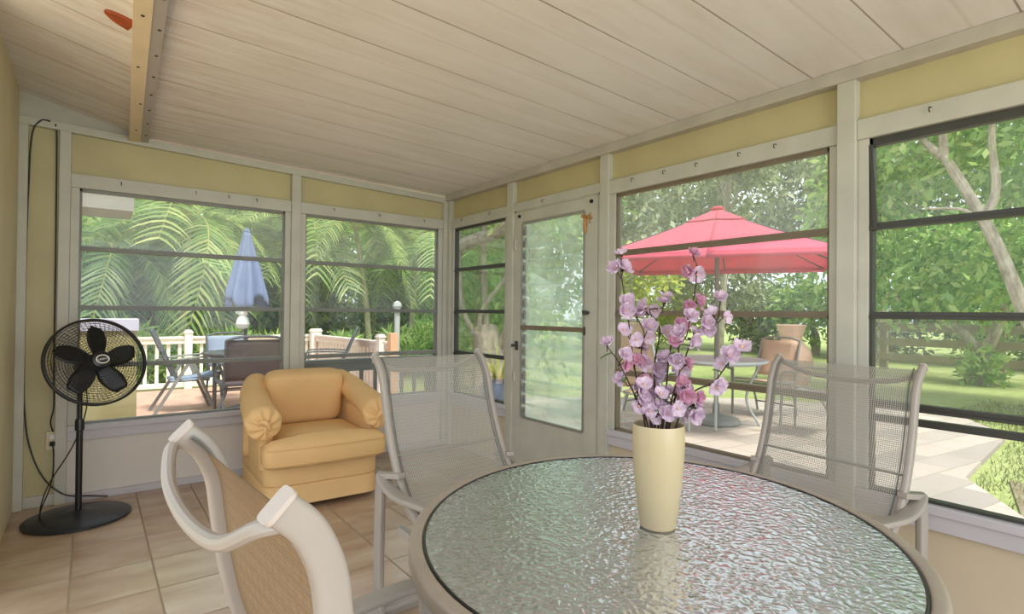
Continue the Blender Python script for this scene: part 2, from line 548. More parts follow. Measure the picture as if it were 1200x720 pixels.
def pebbled_glass():
    t = NT('pebbled_glass')
    v = t.n('ShaderNodeTexVoronoi', feature='SMOOTH_F1'); v.inputs['Scale'].default_value = 74; v.inputs['Smoothness'].default_value = 0.7
    dn = t.n('ShaderNodeTexNoise'); dn.inputs['Scale'].default_value = 30; dn.inputs['Detail'].default_value = 2
    co = t.coord(); t.l(co, dn.inputs['Vector'])
    dm = t.n('ShaderNodeVectorMath', operation='MULTIPLY_ADD'); t.l(dn.outputs['Color'], dm.inputs[0]); dm.inputs[1].default_value = (0.03, 0.03, 0.03); t.l(co, dm.inputs[2])
    t.l(dm.outputs[0], v.inputs['Vector'])
    nrm = t.bump(v.outputs['Distance'], 0.38, 0.008)
    tp = t.n('ShaderNodeBsdfTransparent'); tp.inputs['Color'].default_value = (0.86, 0.88, 0.86, 1)
    rf = t.n('ShaderNodeBsdfRefraction'); rf.inputs['IOR'].default_value = 1.2; rf.inputs['Roughness'].default_value = 0.12
    rf.inputs['Color'].default_value = (0.9, 0.92, 0.9, 1); t.l(nrm, rf.inputs['Normal'])
    gl = t.n('ShaderNodeBsdfGlossy'); gl.inputs['Roughness'].default_value = 0.16; gl.inputs['Color'].default_value = (0.90, 0.95, 1.0, 1); t.l(nrm, gl.inputs['Normal'])
    df = t.n('ShaderNodeBsdfDiffuse'); df.inputs['Color'].default_value = (0.76, 0.80, 0.86, 1)  # frosted scatter, raised to stand in for brighter reflections
    body = t.mixs(0.55, tp.outputs[0], rf.outputs[0])
    body = t.mixs(0.36, body, df.outputs[0])
    fr = t.n('ShaderNodeFresnel'); fr.inputs['IOR'].default_value = 1.55; t.l(nrm, fr.inputs['Normal'])
    return t.done(t.mixs(t.math('ADD', t.math('MULTIPLY', fr.outputs[0], 1.6), 0.44), body, gl.outputs[0]))
M['tableglass'] = pebbled_glass()
M['frost'] = painted('outdoor_table_top', srgb(196, 204, 210), 0.3, 0.04)

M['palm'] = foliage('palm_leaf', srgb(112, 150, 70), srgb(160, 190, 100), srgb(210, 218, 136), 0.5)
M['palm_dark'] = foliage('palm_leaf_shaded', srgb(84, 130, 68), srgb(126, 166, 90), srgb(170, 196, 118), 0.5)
M['leaf_a'] = foliage('leaf_mid_green', srgb(86, 124, 62), srgb(132, 168, 88), srgb(182, 200, 116), 0.45)
M['leaf_b'] = foliage('leaf_bright_green', srgb(116, 160, 78), srgb(160, 198, 104), srgb(212, 226, 146), 0.5)
M['leaf_c'] = foliage('leaf_dusty_green', srgb(118, 138, 98), srgb(162, 176, 132), srgb(204, 210, 168), 0.45)
M['leaf_y'] = foliage('leaf_yellow_green', srgb(150, 168, 52), srgb(190, 200, 72), srgb(216, 214, 110), 0.5)
M['bark'] = bark('grey_bark', srgb(120, 108, 92), srgb(196, 186, 168))
M['bark_dark'] = bark('brown_bark', srgb(96, 80, 62), srgb(160, 142, 116))
M['palm_trunk'] = bark('palm_trunk', srgb(132, 128, 100), srgb(188, 182, 150), 14)

# ================================================================== THE SETTING
XB, YA, XC = 2.641, 4.429, -0.36
ZS, ZK, ZH, ZHT = 0.484, 0.386, 1.985, 2.072     # window bottom, kick top, window top, header top

def railz(x):            # lower edge of the raking rail on the far wall
    return 2.335 - 0.036 * (x + 0.36)
def ceilz(x):
    return 2.386 - 0.034 * (x - 0.24) if x >= 0.24 else 2.386 + 0.25 * (0.24 - x)

floor = MB(); floor.box(-4.5, XB + 0.06, -6.0, YA + 0.06, -0.08, 0.0)
struct('floor', floor, M['tile'])

cm = MB()
cm.prism([(0.24, ceilz(0.24)), (2.95, ceilz(2.95)), (2.95, ceilz(2.95) + 0.08), (0.24, ceilz(0.24) + 0.08)], 'y', -3.2, YA + 0.35)
struct('ceiling', cm, M['ceiling'])
cm = MB()
cm.prism([(-0.5, ceilz(-0.5)), (0.24, ceilz(0.24)), (0.24, ceilz(0.24) + 0.08), (-0.5, ceilz(-0.5) + 0.08)], 'y', -3.2, YA + 0.35)
struct('ceiling_left', cm, M['ceiling'])

w = MB(); w.box(XC - 0.12, XC, 3.1, YA + 0.08, 0.0, 2.62)
struct('wall_left', w, M['house'])

# far wall: kick panel, yellow panels, raking filler
w = MB()
w.box(-0.13, XB, YA + 0.01, YA + 0.05, 0.0, ZK + 0.01, 0)
w.box(XC, -0.13, YA + 0.01, YA + 0.05, 0.0, 2.36, 1)
w.prism([(-0.13, ZHT - 0.02), (XB, ZHT - 0.02), (XB, railz(XB) + 0.03), (-0.13, railz(-0.13) + 0.03)], 'y', YA + 0.01, YA + 0.05, 1)
w.prism([(XC, railz(XC)), (0.30, railz(0.3)), (0.30, ceilz(0.3)), (0.24, ceilz(0.24)), (XC, ceilz(XC))], 'y', YA + 0.005, YA + 0.05, 2)
struct('wall_far', w, [M['kick'], M['yellow'], M['frame']], smooth=False)

w = MB()
w.box(XB + 0.01, XB + 0.05, -0.6, YA, 0.0, ZK + 0.01, 0)
w.box(XB + 0.01, XB + 0.05, -0.6, YA, ZHT - 0.02, 2.31, 1)
# the doorway is cut out of the kick panel
w.v = []; w.f = []; w.mi = []; w.uv = []
w.box(XB + 0.01, XB + 0.05, -0.6, 2.43, 0.0, ZK + 0.01, 0)
w.box(XB + 0.01, XB + 0.05, 3.42, YA + 0.05, 0.0, ZK + 0.01, 0)
w.box(XB + 0.01, XB + 0.05, -0.6, YA + 0.05, ZHT - 0.02, 2.31, 1)
struct('wall_right', w, [M['kick_b'], M['yellow']], smooth=False)

tn = [0]
def trim(mb, mat='frame', bevel=0.003):
    tn[0] += 1
    return struct('trim_%d' % tn[0], mb, M[mat], bevel=bevel, smooth=False)

# --- far wall trims
def rake(x0, x1, dz0, dz1, y0, y1):
    mb = MB(); mb.prism([(x0, railz(x0) + dz0), (x1, railz(x1) + dz0), (x1, railz(x1) + dz1), (x0, railz(x0) + dz1)], 'y', y0, y1); return mb
trim(rake(XC, XB, 0.0, 0.05, YA - 0.03, YA + 0.02))
def postA(x0, x1, z0=0.0, y0=YA - 0.03):
    mb = MB(); mb.prism([(x0, z0), (x1, z0), (x1, railz(x1)), (x0, railz(x0))], 'y', y0, YA + 0.05); trim(mb)
postA(XC, XC + 0.045)
postA(-0.169, -0.112)
postA(1.221, 1.29, 0.0, YA - 0.035)
postA(2.575, 2.66, 0.0, YA - 0.035)
def hA(x0, x1, z0, z1, mat='frame', y0=YA - 0.022):
    mb = MB(); mb.box(x0, x1, y0, YA + 0.045, z0, z1); trim(mb, mat)
for (a, b) in ((-0.112, 1.221), (1.29, 2.575)):
    hA(a, b, ZH, ZHT)                                   # header
    hA(a, b, ZK, ZS - 0.035, 'sill')                    # sill rail
    hA(a, b, ZS - 0.035, ZS, 'sill', YA - 0.04)         # sill ledge
    mb = MB(); mb.box(a, a + 0.045, YA - 0.015, YA + 0.045, ZS, ZH); trim(mb)
    mb = MB(); mb.box(b - 0.042, b, YA - 0.015, YA + 0.045, ZS, ZH); trim(mb)
mb = MB(); mb.box(XC + 0.045, -0.169, YA - 0.008, YA + 0.03, 0.0, 0.07); trim(mb)
mb = MB(); mb.box(-0.112, 2.575, YA - 0.02, YA + 0.03, 0.0, 0.045)
struct('baseboard_far', mb, M['sill'], bevel=0.003, smooth=False)

# --- right wall trims
mb = MB(); mb.box(XB - 0.05, XB + 0.05, -0.6, YA - 0.03, 2.245, 2.305); trim(mb, 'frame_shade')
def postB(y0, y1, z1=2.25, x0=XB - 0.03, mat='frame'):
    mb = MB(); mb.box(x0, XB + 0.05, y0, y1, 0.0, z1); trim(mb, mat)
postB(4.345, 4.40)
postB(3.397, 3.474)
postB(2.396, 2.471)
postB(0.966, 1.04, 2.25, XB - 0.04)
postB(-0.56, -0.48)
def hB(y0, y1, z0, z1, mat='frame', x0=XB - 0.022):
    mb = MB(); mb.box(x0, XB + 0.045, y0, y1, z0, z1); trim(mb, mat)
WB = ((3.474, 4.345), (1.04, 2.396), (-0.48, 0.966))
for (a, b) in WB:
    hB(a, b, ZH, ZHT)
    hB(a, b, ZK, ZS - 0.035, 'sill'); hB(a, b, ZS - 0.035, ZS, 'sill', XB - 0.035)
    for (c, d) in ((a, a + 0.042), (b - 0.042, b)):
        mb = MB(); mb.box(XB - 0.012, XB + 0.045, c, d, ZS, ZH); trim(mb)
hB(2.471, 3.397, 2.01, 2.075)
mb = MB(); mb.box(XB - 0.02, XB + 0.02, -0.6, 2.396, 0.0, 0.05)
struct('baseboard_right', mb, M['sill'], bevel=0.003, smooth=False)

# --- vinyl windows: four stacked sashes each
def window(n, wall, a, b, bars=(1.605, 1.2265, 0.853), mats=('sash', 'sash', 'sash'), top='sash', panes=('pane_haze', 'pane_mid', 'pane', 'pane'), th=0.03, topth=0.018, extra=None, tilt=0.0):
    root = empty('window_%d' % n); root['kind'] = 'structure'
    def P(mb, u0, u1, d0, d1, z0, z1):
        if wall == 'A': mb.box(u0, u1, YA + d0, YA + d1, z0, z1)
        else: mb.box(XB + d0, XB + d1, u0, u1, z0, z1)
        return mb
    fr = MB()
    P(fr, a, b, 0.0, 0.04, ZH - topth, ZH); P(fr, a, b, 0.0, 0.04, ZS, ZS + 0.012)
    P(fr, a, a + 0.012, 0.0, 0.04, ZS, ZH); P(fr, b - 0.012, b, 0.0, 0.04, ZS, ZH)
    fr.build('window_frame', M[top], root, smooth=False)
    zs = [ZH - topth] + list(bars) + [ZS + 0.012]
    for i in range(4):
        mb = P(MB(), a + 0.012, b - 0.012, 0.016 + 0.004 * i, 0.018 + 0.004 * i, zs[i + 1], zs[i])
        o = mb.build('pane', M[panes[i]], root, smooth=False)
    for z, mt in zip(bars, mats):
        s = MB(); P(s, a + 0.006, b - 0.006, -0.004, 0.034, z - th / 2, z + th / 2)
        P(s, a + 0.006, b - 0.006, -0.012, 0.0, z - th / 2, z - th / 2 + 0.012)
        s.build('sash_rail', M[mt], root, smooth=False, bevel=0.002)
    if extra:
        s = MB(); P(s, a + 0.006, b - 0.006, 0.0, 0.036, extra - 0.016, extra + 0.012); s.build('sash_rail', M[mats[2]], root, smooth=False, bevel=0.002)
    return root
window(1, 'A', -0.067, 1.179)
window(2, 'A', 1.332, 2.533)
window(3, 'B', 3.516, 4.303, mats=('sash_dark',) * 3, top='sash_dark', panes=('pane', 'pane', 'pane', 'pane'))
window(4, 'B', 1.082, 2.354, mats=('sash_warm',) * 3, top='sash_warm', panes=('pane_haze', 'pane_mid', 'pane', 'pane'), th=0.032)
w5 = window(5, 'B', -0.438, 0.924, mats=('sash_dark',) * 3, top='sash_dark', panes=('pane_mid', 'pane', 'pane_mid', 'pane'), th=0.03, topth=0.034, extra=0.795)
sl = MB(); sl.bar((XB - 0.004, 0.898, 1.60), (XB - 0.004, 0.918, 1.955), 0.014, 0.014); sl.build('sash_stile', M['sash_dark'], w5, smooth=False)

# --- jalousie door
D = empty('door_1'); D['kind'] = 'structure'
y0, y1 = 2.497, 3.362
gy0, gy1, gz0, gz1 = 2.622, 3.283, 0.425, 1.905
mb = MB()
mb.box(XB - 0.02, XB + 0.025, gy1, y1, 0.02, 2.0); mb.box(XB - 0.02, XB + 0.025, y0, gy0, 0.02, 2.0)
mb.box(XB - 0.02, XB + 0.025, gy0, gy1, gz1, 2.0); mb.box(XB - 0.02, XB + 0.025, gy0, gy1, 0.02, gz0)
mb.build('door_leaf', M['frame'], D, smooth=False, bevel=0.003)
mb = MB()
for (c, d) in ((3.364, 3.397), (2.471, 2.495)):
    mb.box(XB - 0.015, XB + 0.05, c, d, 0.0, 2.02)
mb.box(XB - 0.015, XB + 0.05, 2.471, 3.397, 2.002, 2.02)
mb.build('door_frame', M['frame'], D, smooth=False)
mb = MB(); mb.box(XB - 0.026, XB + 0.01, gy0 - 0.012, gy1 + 0.012, 1.092, 1.125); mb.build('mid_rail', M['sash_warm'], D, smooth=False, bevel=0.002)
mb = MB()
for (c, d) in ((gy0 - 0.014, gy0 + 0.004), (gy1 - 0.004, gy1 + 0.012)):
    mb.box(XB - 0.024, XB - 0.01, c, d, gz0, gz1)
mb.box(XB - 0.024, XB - 0.01, gy0, gy1, gz1 - 0.008, gz1 + 0.012); mb.box(XB - 0.024, XB - 0.01, gy0, gy1, gz0 - 0.012, gz0 + 0.006)
mb.build('screen_frame', M['alum'], D, smooth=False)
lv = MB(); cl = MB()
k = 16; step = (gz1 - gz0) / k
for i in range(k):
    z = gz0 + step * (i + 0.5)
    lv.bar((XB + 0.012, gy0 + 0.005, z), (XB + 0.012, gy1 - 0.005, z), 0.005, step * 1.18, (0.16, 0, 1))
    cl.bar((XB - 0.008, gy1 - 0.014, z - step * 0.45), (XB + 0.004, gy1 - 0.014, z + step * 0.05), 0.016, 0.012)
    cl.bar((XB - 0.008, gy1 - 0.026, z - step * 0.45), (XB - 0.012, gy1 - 0.03, z + step * 0.3), 0.02, 0.01)
    cl.bar((XB - 0.004, gy0 + 0.012, z - step * 0.45), (XB + 0.01, gy0 + 0.012, z + step * 0.3), 0.012, 0.012)
lv.build('louver', M['louvre'], D, smooth=False)
cl.build('louver_clip', M['alum'], D, smooth=False)
mb = MB(); mb.tube([(XB - 0.02, 3.34, 0.965), (XB - 0.055, 3.34, 0.965)], 0.008); mb.bar((XB - 0.055, 3.36, 0.965), (XB - 0.055, 3.31, 0.97), 0.016, 0.02); mb.bar((XB - 0.024, 3.343, 0.93), (XB - 0.024, 3.343, 1.0), 0.03, 0.008)
mb.build('door_handle', M['sash_dark'], D)
mb = MB(); mb.tube([(XB - 0.02, 2.575, 1.225), (XB - 0.05, 2.575, 1.225)], 0.012); mb.bar((XB - 0.055, 2.56, 1.225), (XB - 0.055, 2.592, 1.225), 0.014, 0.03); mb.box(XB - 0.028, XB - 0.018, 2.60, 2.614, 1.075, 1.13)
mb.build('latch', M['sash_dark'], D)
for (yy, zz) in ((3.32, 1.965), (2.55, 1.965)):
    mb = MB(); mb.tube([(XB - 0.018, yy, zz), (XB - 0.03, yy, zz)], 0.013, 10); mb.build('bumper', M['black'], D)
for zz in (0.72, 1.75):
    mb = MB(); mb.tube([(XB - 0.024, 3.366, zz - 0.04), (XB - 0.024, 3.366, zz + 0.04)], 0.008); mb.build('hinge', M['frame'], D)

# --- ceiling beam: cream board with a grey metal flashing strip
bx = lambda y: 0.237 + 0.039 * (y - 4.237)
mb = MB()
def slab(mb, o0, o1, z0, z1, mi):
    n = len(mb.v)
    for z in (z0, z1):
        for (yy, o) in ((-3.0, o0), (-3.0, o1), (YA - 0.005, o1), (YA - 0.005, o0)):
            mb.v.append((bx(yy) + o, yy, z))
    for q in ((0, 3, 2, 1), (4, 5, 6, 7), (0, 1, 5, 4), (1, 2, 6, 5), (2, 3, 7, 6), (3, 0, 4, 7)):
        mb.face([n + i for i in q], mi)
slab(mb, -0.060, 0.0, 2.33, 2.45, 0)
slab(mb, 0.0, 0.044, 2.335, 2.42, 1)
for i in range(16):
    yy = 4.2 - i * 0.27
    s0 = len(mb.v)
    mb.lathe([(0.0, -0.004), (0.006, -0.003), (0.007, 0.0)], 8, (bx(yy) + 0.028, yy, 2.334), 2)
    if i % 2 == 0:
        mb.lathe([(0.0, -0.004), (0.006, -0.003), (0.007, 0.0)], 8, (bx(yy) - 0.03 + 0.012 * math.sin(i), yy - 0.1, 2.329), 2)
struct('trim_beam', mb, [M['beam_wood'], M['beam_metal'], M['screw']], smooth=False)

# ================================================================== OUTSIDE GROUND
g = MB(); g.box(-30, 60, -30, 60, -0.3, -0.045)
struct('lawn', g, M['grass'])
poly = [(2.70, -1.6), (3.5, -0.3), (4.5, 0.72), (5.3, 1.2), (7.55, 1.36), (8.9, 2.25), (7.5, 4.3), (5.1, 6.1), (3.4, 7.2), (2.70, 7.4)]
g = MB(); g.prism(poly, 'z', -0.09, 0.0)
struct('ground_patio', g, M['paver'], smooth=False)
g = MB()
g.prism([(2.75, -2.6), (5.6, -0.4), (5.6, 1.0), (4.6, 0.76), (3.5, -0.3)], 'z', -0.09, -0.03)
struct('ground_soil', g, M['dirt'], smooth=False)
g = MB(); g.prism([(-3.0, YA + 0.06), (2.70, YA + 0.06), (2.70, 7.2), (3.3, 7.2), (3.3, 9.75), (-3.0, 9.75)], 'z', -0.14, -0.002)
struct('ground_deck', g, M['deck'], smooth=False)
g = MB(); g.box(-3.2, -1.6, 8.4, 9.4, -0.05, 2.45, 0); g.box(-3.4, 0.40, 8.2, 9.0, 2.42, 2.86, 0)
struct('wall_neighbour', g, [M['beige_wall']], smooth=False)
g = MB(); g.box(-1.6, 0.335, 6.0, 6.16, 0.0, 1.02, 0); g.box(-1.63, 0.345, 5.97, 6.19, 1.02, 1.13, 1)
struct('wall_yard', g, [M['yard_yellow'], M['yard_grey']], smooth=False, bevel=0.006)

# ================================================================== INDOOR THINGS
# ---------------------------------------------------------------- sling chairs
PROF = [(0.0, 1.035), (0.033, 1.0), (0.057, 0.945), (0.067, 0.875), (0.079, 0.79), (0.102, 0.69), (0.143, 0.585), (0.208, 0.495), (0.30, 0.447), (0.42, 0.43), (0.53, 0.432), (0.61, 0.425), (0.65, 0.395)]

def sling_chair(loc, rz, label, lean=0.0, hw=0.245, dense=False):
    R_ = empty('sling_chair', loc, rz, label, 'chair', None)
    pr = bez([(x - lean * (z - 0.45) * 0.0 + (lean * max(0, z - 0.45)), 0, z) for x, z in PROF], 48)
    for s in (-1, 1):
        mb = MB()
        mb.sweep([(p.x, s * hw, p.z) for p in pr], rrect(0.015 if dense else 0.0115, 0.021 if dense else 0.0165, 0.008), (0, 1, 0))
        rail = mb.build('side_rail', M['taupe'], R_)
        a = pr[0]; d = (pr[0] - pr[1]).normalized()
        cp = MB(); cp.sweep([(a.x, s * hw, a.z), (a.x + d.x * 0.006, s * hw, a.z + d.z * 0.006)], rrect(0.017 if dense else 0.013, 0.023 if dense else 0.018, 0.008), (0, 1, 0))
        cp.build('rail_cap', M['taupe_cap'], rail)
    # sling: a front and a rear face of the same woven cloth
    L = [0.0]
    for i in range(1, len(pr)): L.append(L[-1] + (pr[i] - pr[i - 1]).length)
    i0 = 1
    mb = MB()
    def at(u, off):
        f = i0 + u * (len(pr) - 2 - i0); k = min(int(f), len(pr) - 2); t = f - k
        p = pr[k].lerp(pr[k + 1], t); d = (pr[k + 1] - pr[k]).normalized()
        n = Vector((-d.z, 0, d.x)) * (1 if True else -1)
        return p + n * off, L[k] + (L[k + 1] - L[k]) * t
    wv = hw - 0.012
    def surf(off):
        def fn(u, v):
            p, l = at(u, off); y = (v * 2 - 1) * wv
            sag = 0.010 * (1 - (v * 2 - 1) ** 2)
            return (p.x, y, p.z - sag * (0.8 if u > 0.5 else 0.15))
        return fn
    uvf = lambda u, v: (v * 2 * wv, at(u, 0)[1])
    mb.grid(surf(0.0), 46, 10, 0, uvf)
    mb.grid(surf(-0.0006), 46, 10, 1, uvf, True)
    mb.build('sling', [M['weave_front'], M['weave_back' if dense else 'weave_back_open']], R_)
    # stitched hem where the back meets the head and seat
    for f in (0.44,):
        hb = MB(); p, _ = at(f, 0.003)
        hb.sweep([(p.x, -wv, p.z), (p.x, wv, p.z)], ellsec(0.010, 0.002), None); hb.build('sling_seam', M['weave_front'], R_)
    for s in (-1, 1):
        hb = MB(); hb.tube([(at(u / 30, 0.004)[0].x, s * (wv - 0.012), at(u / 30, 0.004)[0].z) for u in range(0, 31)], 0.003, 6)
        hb.build('piping', M['grey_metal'], R_)
    # bowed handle between the two rail tops
    a = pr[1]
    hp = bez([(a.x - 0.004, -hw, a.z - 0.012), (a.x - 0.028, -hw * 0.95, a.z - 0.016), (a.x - 0.045, -hw * 0.6, a.z - 0.055), (a.x - 0.05, 0, a.z - 0.068), (a.x - 0.045, hw * 0.6, a.z - 0.055), (a.x - 0.028, hw * 0.95, a.z - 0.016), (a.x - 0.004, hw, a.z - 0.012)], 30)
    hb = MB(); hb.tube(hp, 0.0105, 10); hb.build('handle', M['taupe'], R_)
    # arms with the rear corner wrapped behind the rails
    for s in (-1, 1):
        path = bez([(0.03, s * 0.275, 0.582), (0.06, s * 0.296, 0.578), (0.13, s * 0.308, 0.556), (0.24, s * 0.312, 0.545), (0.38, s * 0.308, 0.556), (0.50, s * 0.302, 0.560), (0.55, s * 0.300, 0.548)], 26)
        mb = MB(); mb.sweep(path, rrect(0.026, 0.010, 0.007), (0, 1, 0))
        mb.bar((0.034, s * 0.298, 0.580), (0.155, s * (hw + 0.004), 0.600), 0.034, 0.020)
        mb.build('armrest', M['taupe'], R_, bevel=0.002)
        lg = MB(); lg.sweep(bez([(0.045, s * 0.298, 0.575), (0.035, s * 0.296, 0.38), (0.012, s * 0.286, 0.18), (0.005, s * 0.276, 0.012)], 14), rrect(0.012, 0.028, 0.007), (0, 1, 0))
        lg.build('leg', M['taupe'], R_)
        lg = MB(); lg.sweep(bez([(0.55, s * 0.300, 0.555), (0.57, s * 0.298, 0.38), (0.575, s * 0.288, 0.18), (0.56, s * 0.278, 0.012)], 14), rrect(0.012, 0.022, 0.007), (0, 1, 0))
        lg.build('leg', M['taupe'], R_)
        rn = MB(); rn.sweep([(-0.05, s * 0.277, 0.016), (0.60, s * 0.277, 0.016)], rrect(0.016, 0.014, 0.006), (0, 1, 0)); rn.build('runner', M['taupe'], R_)
        br = MB(); br.bar((0.16, s * (hw + 0.01), 0.40), (0.55, s * (hw + 0.04), 0.41), 0.022, 0.03); br.build('seat_support', M['taupe'], R_)
    for x in (0.0, 0.56):
        cb = MB(); cb.sweep([(x, -0.33, 0.030), (x, 0.33, 0.030)], rrect(0.022, 0.014, 0.008), (1, 0, 0)); cb.build('base_bar', M['taupe'], R_)
    cb = MB(); cb.bar((0.50, -0.285, 0.40), (0.50, 0.285, 0.40), 0.03, 0.022); cb.build('cross_bar', M['taupe'], R_)
    return R_

c1 = sling_chair((0.150, 0.885, 0), math.radians(4.3), 'taupe sling chair seen from behind, nearest the fan, with tan woven back and bowed handle', 0.0, 0.245, True)
c1.scale = (1, 1, 0.972)
sling_chair((1.20, 2.06, 0), math.radians(-88), 'taupe sling chair behind the glass table, in front of the gold armchair and door', -0.16, 0.262)
sling_chair((2.42, 0.95, 0), math.radians(176), 'taupe sling chair on the right of the table, its back to the window', -0.05, 0.275)

# ---------------------------------------------------------------- patio dining table (indoors)
T = empty('glass_table', (1.0827, 0.8542, 0), math.radians(40.94), 'round patio table with pebbled glass top and tan metal rim holding the flower vase', 'table')
ta, tb, tz = 0.622, 0.566, 0.722
def ell(a, b, z, n=96): return [(a * math.cos(2 * PI * i / n), b * math.sin(2 * PI * i / n), z) for i in range(n)]
mb = MB(); mb.sweep(ell(ta - 0.016, tb - 0.016, tz - 0.020), rrect(0.020, 0.016, 0.010), (0, 0, 1), closed=True); mb.build('rim', M['tan_rim'], T)
mb = MB(); mb.sweep(ell(ta - 0.034, tb - 0.034, tz - 0.004), ellsec(0.0035, 0.0035, 6), (0, 0, 1), closed=True); mb.build('gasket', M['black'], T)
mb = MB(); n = 96
for z in (tz - 0.009, tz - 0.003):
    mb.v += ell(ta - 0.034, tb - 0.034, z, n)
mb.face(list(range(n))[::-1]); mb.face([n + i for i in range(n)])
for i in range(n): mb.face((i, (i + 1) % n, n + (i + 1) % n, n + i))
mb.build('table_top', M['tableglass'], T)
mb = MB(); a_ = math.radians(-168)
mb.bar((math.cos(a_) * (ta - 0.03), math.sin(a_) * (tb - 0.02), tz - 0.034), (-math.cos(a_) * (ta - 0.03), -math.sin(a_) * (tb - 0.02), tz - 0.034), 0.045, 0.02)
mb.build('cross_bar', M['tan_rim'], T, smooth=False, bevel=0.003)
for wa in (60, 120, 240, 300):
    t = math.radians(wa - 40.94)
    c, s = math.cos(t), math.sin(t)
    lg = MB(); lg.sweep(bez([(c * ta * 0.90, s * tb * 0.90, tz - 0.03), (c * ta * 0.78, s * tb * 0.78, 0.45), (c * ta * 0.66, s * tb * 0.66, 0.2), (c * ta * 0.72, s * tb * 0.72, 0.0)], 16), rrect(0.018, 0.014, 0.008), None)
    lg.build('leg', M['tan_rim'], T)

# ---------------------------------------------------------------- vase and blossom branches
VX, VY, VZ = 1.073, 0.819, tz - 0.003
V = MB()
V.lathe([(0.0, 0.0), (0.036, 0.0), (0.041, 0.004), (0.047, 0.04), (0.053, 0.09), (0.058, 0.145), (0.0605, 0.20), (0.060, 0.238), (0.0585, 0.244), (0.0565, 0.242), (0.0555, 0.20), (0.050, 0.12), (0.044, 0.05), (0.0, 0.03)], 48)
v = V.build('vase', M['vase'], None)
v.location = (VX, VY, VZ)
tag(v, 'tall cream ceramic vase standing on the glass table', 'vase')

def blossom_mesh(seed, mats, r=0.024):
    rnd = random.Random(seed); mb = MB()
    for ring, (cnt, rr, tilt) in enumerate(((5, r, 0.35), (5, r * 0.78, 0.85))):
        if ring == 1 and seed % 3 == 0: continue
        for k in range(cnt):
            a = 2 * PI * k / cnt + ring * 0.6 + rnd.uniform(-0.15, 0.15)
            tl = tilt + rnd.uniform(-0.25, 0.25); ln = rr * rnd.uniform(0.9, 1.12)
            def fn(u, v_):
                wdt = ln * 0.53 * math.sin(PI * min(1, 0.12 + 0.80 * u)) ** 0.7
                if u > 0.93: wdt *= 0.6
                x = ln * u * math.cos(tl * (0.6 + 0.5 * u)); z = ln * u * math.sin(tl * (0.6 + 0.5 * u)) + 0.004 * math.sin(v_ * 9 + k) * u
                y = (v_ * 2 - 1) * wdt
                z += 0.12 * abs(v_ * 2 - 1) ** 2 * ln
                return (x * math.cos(a) - y * math.sin(a), x * math.sin(a) + y * math.cos(a), z + ring * 0.002)
            mb.grid(fn, 4, 4, 0)
    mb.lathe([(0.0, 0.009), (0.003, 0.007), (0.004, 0.002), (0.0, -0.006)], 8, (0, 0, 0), 1)
    mb.lathe([(0.0, -0.012), (0.003, -0.008), (0.004, -0.002), (0.0, 0.002)], 6, (0, 0, 0), 2)
    o = mb.build('blossom', mats, None, angle=60)
    me = o.data; bpy.data.objects.remove(o); return me
BL = [blossom_mesh(i, [M['petal_pink' if i in (4, 7) else 'petal'], M['stamen'], M['twig']]) for i in range(8)]

_r = Vector((0.793, -0.609, 0)); _f = Vector((0.609, 0.793, 0))
def VP(dx, z, dep): return Vector((VX, VY, 0)) + _r * dx + _f * dep + Vector((0, 0, z))

BR = [  # (label part, depth at the tip, points (dx, z) from mouth to tip, twig leaves)
    ('topmost blossom branch on the left of the vase, rising almost to the sash rail', 0.05, [(-0.055, 1.10), (-0.060, 1.172), (-0.069, 1.235), (-0.083, 1.322), (-0.079, 1.366)]),
    ('blossom branch leaning far left with one pink bloom and small green leaf at its tip', -0.04, [(-0.060, 1.02), (-0.078, 1.068), (-0.103, 1.115), (-0.133, 1.148)]),
    ('tallest blossom branch right of centre, its tip in front of the red parasol', 0.03, [(0.030, 1.11), (0.050, 1.190), (0.083, 1.250), (0.096, 1.335), (0.094, 1.365)]),
    ('blossom branch rising straight up in the middle of the bunch', 0.07, [(0.0, 1.10), (0.012, 1.185), (-0.006, 1.232), (0.028, 1.240), (0.034, 1.262)]),
    ('blossom branch leaning right with white buds at its tip', 0.02, [(0.060, 1.08), (0.080, 1.160), (0.122, 1.196), (0.142, 1.215), (0.156, 1.258)]),
    ('lowest blossom branch reaching far right with pale blooms', -0.05, [(0.070, 1.04), (0.118, 1.068), (0.150, 1.112), (0.178, 1.143)]),
    ('blossom branch with the deepest pink bloom, right of centre', -0.03, [(0.030, 1.03), (0.048, 1.105), (0.040, 1.145), (0.060, 1.175), (0.064, 1.212)]),
    ('short blossom branch left of centre, behind the tall stems', 0.06, [(-0.024, 1.05), (-0.030, 1.098), (-0.028, 1.140), (-0.024, 1.175), (-0.040, 1.215)]),
    ('short drooping blossom branch on the lower left over the vase rim', -0.05, [(-0.040, 0.995), (-0.058, 1.02), (-0.068, 1.04), (-0.046, 1.055)]),
    ('short blossom branch on the lower right over the vase rim', -0.05, [(0.030, 0.995), (0.058, 1.01), (0.068, 1.04), (0.040, 1.06)]),
    ('short blossom branch at the front, lowest in the vase mouth', -0.055, [(0.0, 0.985), (-0.018, 0.998), (0.018, 1.012), (-0.008, 1.035)]),
    ('short blossom branch at the back, low in the vase mouth', 0.05, [(0.012, 1.0), (0.035, 1.02), (-0.02, 1.03), (0.010, 1.06)]),
]
rnd = random.Random(11)
